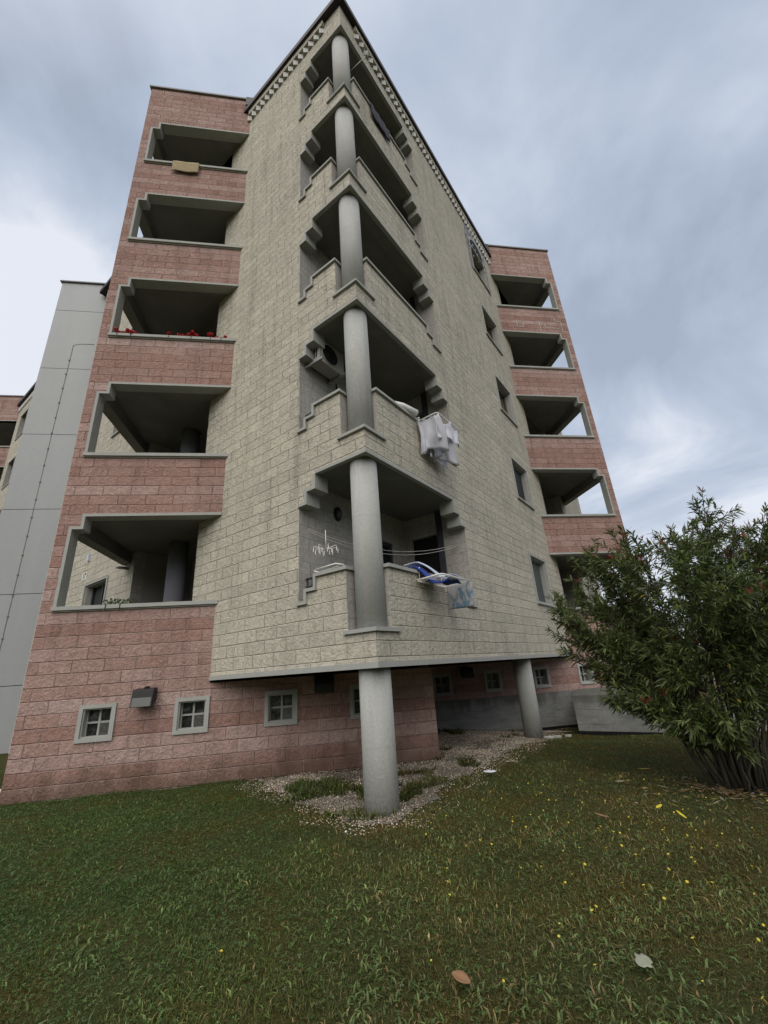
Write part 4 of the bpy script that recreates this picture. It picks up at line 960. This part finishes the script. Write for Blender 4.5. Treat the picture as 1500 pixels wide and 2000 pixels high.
sheet('pale_blue_towel', drap2, 22, 6, MAT['pale_cloth'], 'pale blue towel curving over the near end of the blue cloth', 'towel', thick=.012)
def drap3(u, v):
    a = 1.42+.42*u; o_ = .16+.10*v+.20*u
    return FR(a, -o_, 2.80+.075*math.sin(u*PI)*(1-.3*v)+.012*math.sin(v*6+u*5))
sheet('pale_blue_towel', drap3, 22, 8, MAT['pale_cloth'], 'pale blue towel humped over the far half of the lower drying rack', 'towel', thick=.012)
garments = [(1.57, 2.02, .08, .64, 'long white shirt at the near end of the upper rack'), (1.64, 2.14, .20, .66, 'white garment with a wavy hem on the upper rack'), (1.82, 2.30, .34, .50, 'short white top in the middle of the upper rack'),
            (1.95, 2.40, .46, .40, 'small white cloth on the outer rod of the upper rack'), (2.06, 2.46, .28, .58, 'white vest at the far end of the upper rack'), (1.72, 2.40, .14, .76, 'white sheet hanging lowest behind the other washing'), (1.56, 1.88, .42, .46, 'narrow white cloth at the outer near corner of the upper rack')]
for gi, (a0, a1, o_, ln, lb) in enumerate(garments):
    rs_ = random.Random(gi); ph = rs_.uniform(0, 6)
    def gf(u, v, a0=a0, a1=a1, o_=o_, ln=ln, ph=ph):
        fold = .026*math.sin(u*11+ph+v)*(.25+v)+.010*math.sin(u*23+ph*2)*v
        hem = ln*(1-.14*math.sin(u*PI*1.3+ph)**2)
        pinch = .035*abs(math.sin(u*PI*3+ph*.5))*(1-v)
        return FR(a0+(a1-a0)*(u+.04*math.sin(v*5+ph)), -o_+fold, 5.82-pinch-hem*v)
    sheet('white_garment', gf, 26, 10, MAT['white_cloth'], lb, 'laundry', 'white washing on the upper rack', .004)
for gi, (ga, ln, o0, o1, lb) in enumerate(((1.58, .66, .05, .50, 'broad white sheet across the near end of the upper rack, facing the lawn'), (1.98, .74, .08, .50, 'broad white cloth across the middle of the upper rack'))):
    def ge(u, v, ga=ga, ln=ln, o0=o0, o1=o1, gi=gi):
        o_ = o0+(o1-o0)*u; return FR(ga+.22*u*v+.03*math.sin(u*14+gi)*(.2+v)+.05*v, -o_-.03*math.sin(v*4+gi), 5.82-.03*abs(math.sin(u*PI*3))*(1-v)-ln*v*(1-.12*math.sin(u*PI+gi)))
    sheet('white_garment', ge, 26, 12, MAT['white_cloth'], lb, 'laundry', 'white washing on the upper rack', .004)
# round white and blue bundle on the second parapet
c = at(FR, 1.30, -.02, 6.0); t = thing('ironing_board', c, 'white rolled board with a round blue end on the second balcony parapet', 'board')
m = MB(); m.tube([FR(.98, .05, 5.97), FR(1.2, .02, 6.0), FR(1.52, -.08, 5.97)], [.05, .075, .07], 16); m.build('roll', MAT['whiteplastic'], t)
m = MB(); dv_ = (at(FR, 1.52, -.08, 5.97)-at(FR, 1.2, .02, 6.0)).normalized(); p = at(FR, 1.52, -.08, 5.97); m.tube([p-dv_*.002, p+dv_*.008], .045, 16); m.build('blue_end', MAT['blue_cloth'], t)
# hanging clip dryer
c = Vector(FR(.25, .62, 3.55)); c = at(FR, .10, .95, 3.30)
t = thing('clip_hanger', c, 'white folding peg hanger hanging from the washing line left of the column', 'hanger')
m = MB(); m.tube([c+Vector((0, 0, .30)), c+Vector((.004, 0, .0))], .006, 6); m.build('hook', MAT['whiteplastic'], t)
for i in range(8):
    a = i*PI/4+.2; e = c+Vector((math.cos(a)*.19, math.sin(a)*.19, .03)); m = MB(); m.tube([c, e], .005, 6); m.build('arm', MAT['whiteplastic'], t)
    for s in (.55, 1.0):
        g_ = c+(e-c)*s; m = MB(); m.tube([g_, g_-Vector((0, 0, .02))], .0015, 4); m.box((g_.x-.005, g_.y-.004, g_.z-.085), (g_.x+.005, g_.y+.004, g_.z-.02)); m.build('peg', MAT['whiteplastic'], t)
# washing lines
for i, (dz_, lb) in enumerate(((0, 'upper thin grey washing line across the lowest corner balcony'), (-.035, 'lower thin grey washing line across the lowest corner balcony'))):
    A = Vector(FR(.19, LJ-.0, 3.77+dz_)); Bq = Vector(FL(.20, RJ, 3.79+dz_)); pts = []
    for k in range(25):
        u = k/24; p = A.lerp(Bq, u); p.z -= .26*4*u*(1-u)*(1+.12*i); pts.append(p)
    m = MB(); m.v = []; m.tube(pts, .0035, 5); o = m.build('washing_line', MAT['whiteplastic']); tag(o, lb, 'washing line')
# fourth-balcony etc. dark screen on the top storey
def scr(u, v): return FR(.98+.78*u, -.05-.01*math.sin(u*20), 14.93-.50*v+.012*math.sin(u*14))
sheet('shade_screen', scr, 20, 4, MAT['navy'], 'dark navy shade cloth hung over the top corner balcony parapet', 'shade cloth', thick=.01)
c = at(FR, .70, -.25, 16.25); t = thing('line_bracket', c, 'thin metal pulley arm with pegs sticking out of the top corner balcony', 'pulley arm')
m = MB(); m.tube([FR(.45, .12, 15.6), FR(.70, -.22, 16.25)], .008, 6); m.build('arm', MAT['steel'], t)
m = MB()
for i in range(6): m.tube([c, c+Vector((math.cos(i)*.12, math.sin(i)*.12, .03*math.sin(i*2)))], .006, 5)
m.build('pegs', MAT['whiteplastic'], t)
# yellow mat over the top-left parapet
def matf(u, v):
    x = -4.50+.68*u
    if v < .35: return FPL(x, .28-.34*(v/.35), 14.915+.004)
    s = (v-.35)/.65; return FPL(x, -.068-.004*math.sin(u*9), 14.915-.40*s+.012*math.sin(u*8)*s)
sheet('yellow_mat', matf, 16, 14, MAT['mat'], 'ochre bath mat draped over the topmost sill of the left pink wing', 'mat', thick=.010)
# striped cloth and pale cloth in the gaps beside the column
def stf(u, v): return FR(.05+.16*u, .62+.01*math.sin(u*9), 2.90-.30*v)
sheet('striped_cloth', stf, 8, 8, MAT['stripe'], 'teal and white striped cloth seen in the gap left of the lowest balcony column', 'cloth', thick=.006)
def stf2(u, v): return FR(.05+.2*u, .66+.02*math.sin(u*9), 2.6-.45*v)
sheet('pale_sheet', stf2, 8, 8, MAT['pale_cloth'], 'pale blue-grey sheet hanging below the striped cloth left of the column', 'cloth', thick=.006)
def stf3(u, v): return FR(.56+.09*u, .26+.01*math.sin(u*9), 2.78-.22*v+.02*math.sin(u*5))
sheet('white_rag', stf3, 6, 6, MAT['white_cloth'], 'white rag in the narrow gap right of the lowest balcony column', 'cloth', thick=.006)
# planters with red geraniums on the third sill of the left wing
def geranium(x0, x1, label, k=2, dense=1.0, planted=True, red=True):
    z = 2.90+H*k; t = thing('flower_box', Vector(FPL((x0+x1)/2, .12, z)), label, 'flower box', 'flower boxes on the left pink wing')
    m = MB(); m.box((x0, .27, z-.10), (x1, .42, z+.045), 0, FPL); m.build('box', MAT['terracotta'], t, bevel=.01)
    for xs_ in (x0+.06, x1-.06):
        m = MB(); m.box((xs_-.008, -.068, z-.10), (xs_+.008, -.062, z+.006), 0, FPL); m.box((xs_-.008, -.062, z+.002), (xs_+.008, .268, z+.008), 0, FPL); m.build('strap', MAT['iron'], t)
    R = random.Random(int(x0*100)); N = int(150*dense); V = []; F = []; C = []
    for i in range(N*4):
        c = Vector(FPL(R.uniform(x0-.04, x1+.04), R.uniform(.0, .40), z+R.uniform(.0, .12))); n_ = Vector((R.gauss(0, 1), R.gauss(0, 1), R.gauss(.5, 1))).normalized(); s = n_.cross(Vector((.2, .9, .1))).normalized(); u_ = n_.cross(s); r = R.uniform(.010, .022)
        b = len(V)
        for a in range(5): V.append(c+(s*math.cos(a*1.257)+u_*math.sin(a*1.257))*r-Vector(t.location))
        for a in (1, 2, 3): F.append((b, b+a, b+a+1))
        g = R.uniform(.6, 1.3); C += [(.035*g, .07*g, .02*g, 1)]*5
    bulk('foliage', np.array([tuple(v) for v in V]), np.array(F), 3, np.array(C), MAT['leaf'], None, None, None, t)
    if red:
        for i in range(int(17*dense)):
            c = Vector(FPL(R.uniform(x0-.03, x1+.03), R.uniform(-.05, .10), z+R.uniform(.02, .14))); m = MB()
            for q_ in range(40):
                n_ = Vector((R.gauss(0, 1), R.gauss(0, 1), R.gauss(0, 1))).normalized(); pc = c+n_*R.uniform(.026, .052); s = n_.cross(Vector((.3, .2, .9))).normalized(); u_ = n_.cross(s); rr_ = R.uniform(.014, .022)
                m.face([pc+(s*math.cos(a*1.57)+u_*math.sin(a*1.57))*rr_+n_*(.004*(a % 2)) for a in range(4)])
            m.build('flower_head', MAT['redflower'], t, merge=False)
geranium(-5.12, -4.72, 'crimson geraniums in a box at the left end of the third sill, left pink wing')
geranium(-4.05, -3.45, 'scarlet geraniums in a box in the middle of the third sill, left pink wing')
geranium(-3.15, -2.80, 'mostly green plant box at the right end of the third sill, left pink wing', dense=.35)
geranium(-4.45, -4.10, 'box with a small dry plant on the lowest sill of the left pink wing', k=0, dense=.4, red=False)
# wicker chair behind the lowest sill
c = at(FPL, -3.72, .9, 1.95); t = thing('wicker_chair', c, 'tan wicker chair seen above the lowest sill of the left pink wing', 'chair')
m = MB()
for dx_ in (-.2, .2):
    for dy_ in (-.2, .2): m.tube([c+Vector((dx_, dy_, 0)), c+Vector((dx_*.9, dy_*.9, .45))], .016, 6)
m.build('legs', MAT['wood'], t)
m = MB(); m.box((c.x-.22, c.y-.22, c.z+.44), (c.x+.22, c.y+.22, c.z+.48)); m.build('seat', MAT['mat'], t, bevel=.01)
m = MB()
for i in range(9):
    u = -.22+.055*i; hgt = 1.18-.9*u*u*2; m.tube([c+Vector((u, .2, .46)), c+Vector((u*1.1, .28, hgt))], .007, 5)
m.tube([c+Vector((-.22+.055*i, .27+.0*i, 1.16-1.8*(-.22+.055*i)**2)) for i in range(9)], .016, 6); m.build('backrest', MAT['mat'], t)
for s in (-1, 1):
    m = MB(); m.tube([c+Vector((s*.23, .24, .78)), c+Vector((s*.26, .0, .74)), c+Vector((s*.24, -.2, .46))], .014, 6); m.build('armrest', MAT['mat'], t)
# black bait box, tile shards, hose
c = Vector((1.95, 5.4, float(gh(1.95, 5.4)))); t = thing('bait_box', c, 'small black box on the gravel deep in the recess beside the pink wall corner', 'box')
m = MB(); m.box((c.x-.13, c.y-.08, c.z), (c.x+.13, c.y+.08, c.z+.09)); m.build('body', MAT['black'], t, bevel=.012)
m = MB(); m.box((c.x-.14, c.y-.09, c.z+.091), (c.x+.14, c.y+.09, c.z+.11)); m.build('lid', MAT['black'], t, bevel=.006)
for i, (x, y, lb) in enumerate(((4.30, 4.35, 'larger white stone shard right of the second round column'), (4.62, 4.55, 'smaller white stone shard near the concrete plinth'), (4.9, 4.62, 'third white stone shard beside the terrace wall'))):
    z = float(gh(x, y)); m = MB(); R = random.Random(i)
    P_ = [(x+(.13-.025*i)*math.cos(a)*R.uniform(.7, 1.1), y+.07*math.sin(a)*R.uniform(.7, 1.1)) for a in np.linspace(0, 2*PI, 6, endpoint=False)]
    m.prism(P_, z, z+.035); o = m.build('stone_shard', MAT['whitefleck']); tag(o, lb, 'stone')
c = Vector((-9.6, 8.2, .15)); m = MB(); m.tube([(-8.6, 3.05, .05), (-6.6, 3.3, .06), (-5.47, 3.42, .07)], .035, 10); o = m.build('drain_pipe', MAT['whiteplastic']); tag(o, 'pale plastic pipe on the grass behind the left corner of the pink wall', 'pipe')
# litter on the lawn
def flat_leaf(name, x, y, L, W_, rot, mat, label, cat, curl=.35, z=.03, lobes=0, group=None):
    z0 = float(gh(x, y))+z; nu, nv = 10, 4; V, F = [], []
    for i in range(nu+1):
        t = i/nu; w_ = W_*math.sin(PI*min(1, t*.93+.05))**.8*(1+.25*lobes*math.sin(t*17))
        for j in range(nv+1):
            s = j/nv-.5; X = (t-.5)*L; Y = s*w_; Z = curl*(abs(s)*w_*.9+.25*L*(t-.5)**2*2); V.append((X*math.cos(rot)-Y*math.sin(rot), X*math.sin(rot)+Y*math.cos(rot), Z))
    for i in range(nu):
        for j in range(nv): a = i*(nv+1)+j; F.append((a, a+nv+1, a+nv+2, a+1))
    me = bpy.data.meshes.new(name); me.from_pydata(V, [], F); me.polygons.foreach_set('use_smooth', [True]*len(F)); me.materials.append(mat); o = bpy.data.objects.new(name, me); COL.objects.link(o); o.location = (x, y, z0)
    o.rotation_euler = (.25, .1, 0); sd_ = o.modifiers.new('solid', 'SOLIDIFY'); sd_.thickness = .002; tag(o, label, cat, group)
flat_leaf('dry_leaf', -.05, -2.86, .095, .062, 2.5, MAT['brownleaf'], 'curled orange-brown leaf on the grass at the bottom, right of centre', 'leaf', .45, .05)
flat_leaf('dry_leaf', .87, -2.98, .095, .075, .4, MAT['paleleaf'], 'pale grey-white leaf on the grass at the bottom right', 'leaf', .2, .05, 1)
flat_leaf('paper_scrap', 1.66, 1.09, .20, .07, .1, MAT['paper'], 'crumpled white and blue paper scrap at the edge of the gravel', 'litter', .5, .05, 1)
for i, (x, y, lb) in enumerate(((2.61, -1.01, 'yellow oleander leaf on the lawn, left one of the pair below the bush'), (2.62, -1.28, 'yellow oleander leaf on the lawn, nearer one of the pair below the bush'), (1.95, -1.05, 'small orange leaf on the lawn, farther left of the pair below the bush'))):
    flat_leaf('fallen_leaf', x, y, .13, .03, .5+i, MAT['yellowflower'] if i < 2 else MAT['brownleaf'], lb, 'leaf', .3, .055)
# dead leaves and twigs under the bush
Nl = 700; th_ = rng.uniform(0, 2*PI, Nl); rr_ = np.abs(rng.normal(0, .75, Nl)); lx, ly = 3.9+rr_*np.cos(th_), -.55+rr_*np.sin(th_)*.8
ang = rng.uniform(0, 2*PI, Nl); ll = rng.uniform(.03, .10, Nl); tw_ = rng.random(Nl) < .25; ll[tw_] *= 2.2; lw = np.where(tw_, .004, ll*rng.uniform(.12, .3, Nl))
lz = gh(lx, ly)+rng.uniform(.012, .04, Nl); ca_, sa_ = np.cos(ang), np.sin(ang); LV = np.empty((Nl, 4, 3))
for i, (t, q_) in enumerate(((-.5, 0), (0, .5), (.5, 0), (0, -.5))):
    LV[:, i, 0] = lx+ca_*ll*t-sa_*lw*q_; LV[:, i, 1] = ly+sa_*ll*t+ca_*lw*q_; LV[:, i, 2] = lz+rng.uniform(-.006, .012, Nl)
lc = np.array([.13, .085, .045])*rng.uniform(.4, 1.6, (Nl, 1)); yy = rng.random(Nl) < .12; lc[yy] = (.34, .27, .06); lg = rng.random(Nl) < .2; lc[lg] = (.22, .20, .15)
bulk('leaf_litter', LV.reshape(-1, 3), (np.array([(0, 1, 2, 3)])[None]+4*np.arange(Nl)[:, None, None]).reshape(-1, 4), 4, np.repeat(np.concatenate([lc, np.ones((Nl, 1))], 1), 4, 0), MAT['stone'], 'dry brown leaves and twigs littered under the oleander', 'leaf litter', 'stuff')
# dandelion-like yellow flower heads
me = bpy.data.meshes.new('yellow_flower'); m = MB()
for i in range(10):
    a = i*PI/5; m.face([(0, 0, .0), (.011*math.cos(a-.28), .011*math.sin(a-.28), .004), (.015*math.cos(a), .015*math.sin(a), .003), (.011*math.cos(a+.28), .011*math.sin(a+.28), .004)])
m.tube([(0, 0, -.05), (0, 0, 0)], .0012, 4); src = m.build('yellow_flower', MAT['yellowflower'], merge=False)
tag(src, 'small yellow flower head in the lawn', 'flower', 'yellow flowers scattered over the lawn')
FLP = [(-.9, -1.9), (-2.1, -2.2)]
R = random.Random(3); spots = []
while len(spots) < 200:
    x, y = (R.uniform(-2.6, 4.2), R.uniform(-3.6, .4)) if len(spots) < 110 else (R.gauss(1.7, .9), R.gauss(-1.6, .8))
    pw = .15+.85*min(1, max(0, (x+.4)/1.8)); 
    if R.random() > pw: continue
    if not visible(np.array([x]), np.array([y]), 0, 0)[0] or distpoly(np.array([x]), np.array([y]))[0] < .1: continue
    spots.append((x, y))
for i, (x, y) in enumerate(spots):
    o = src if i == 0 else src.copy()
    if i: COL.objects.link(o)
    s = R.uniform(.35, .8); o.location = (x, y, float(gh(x, y))+R.uniform(.03, .06)); o.scale = (s, s, s); o.rotation_euler = (R.uniform(-.6, .6), R.uniform(-.6, .6), R.uniform(0, 6))
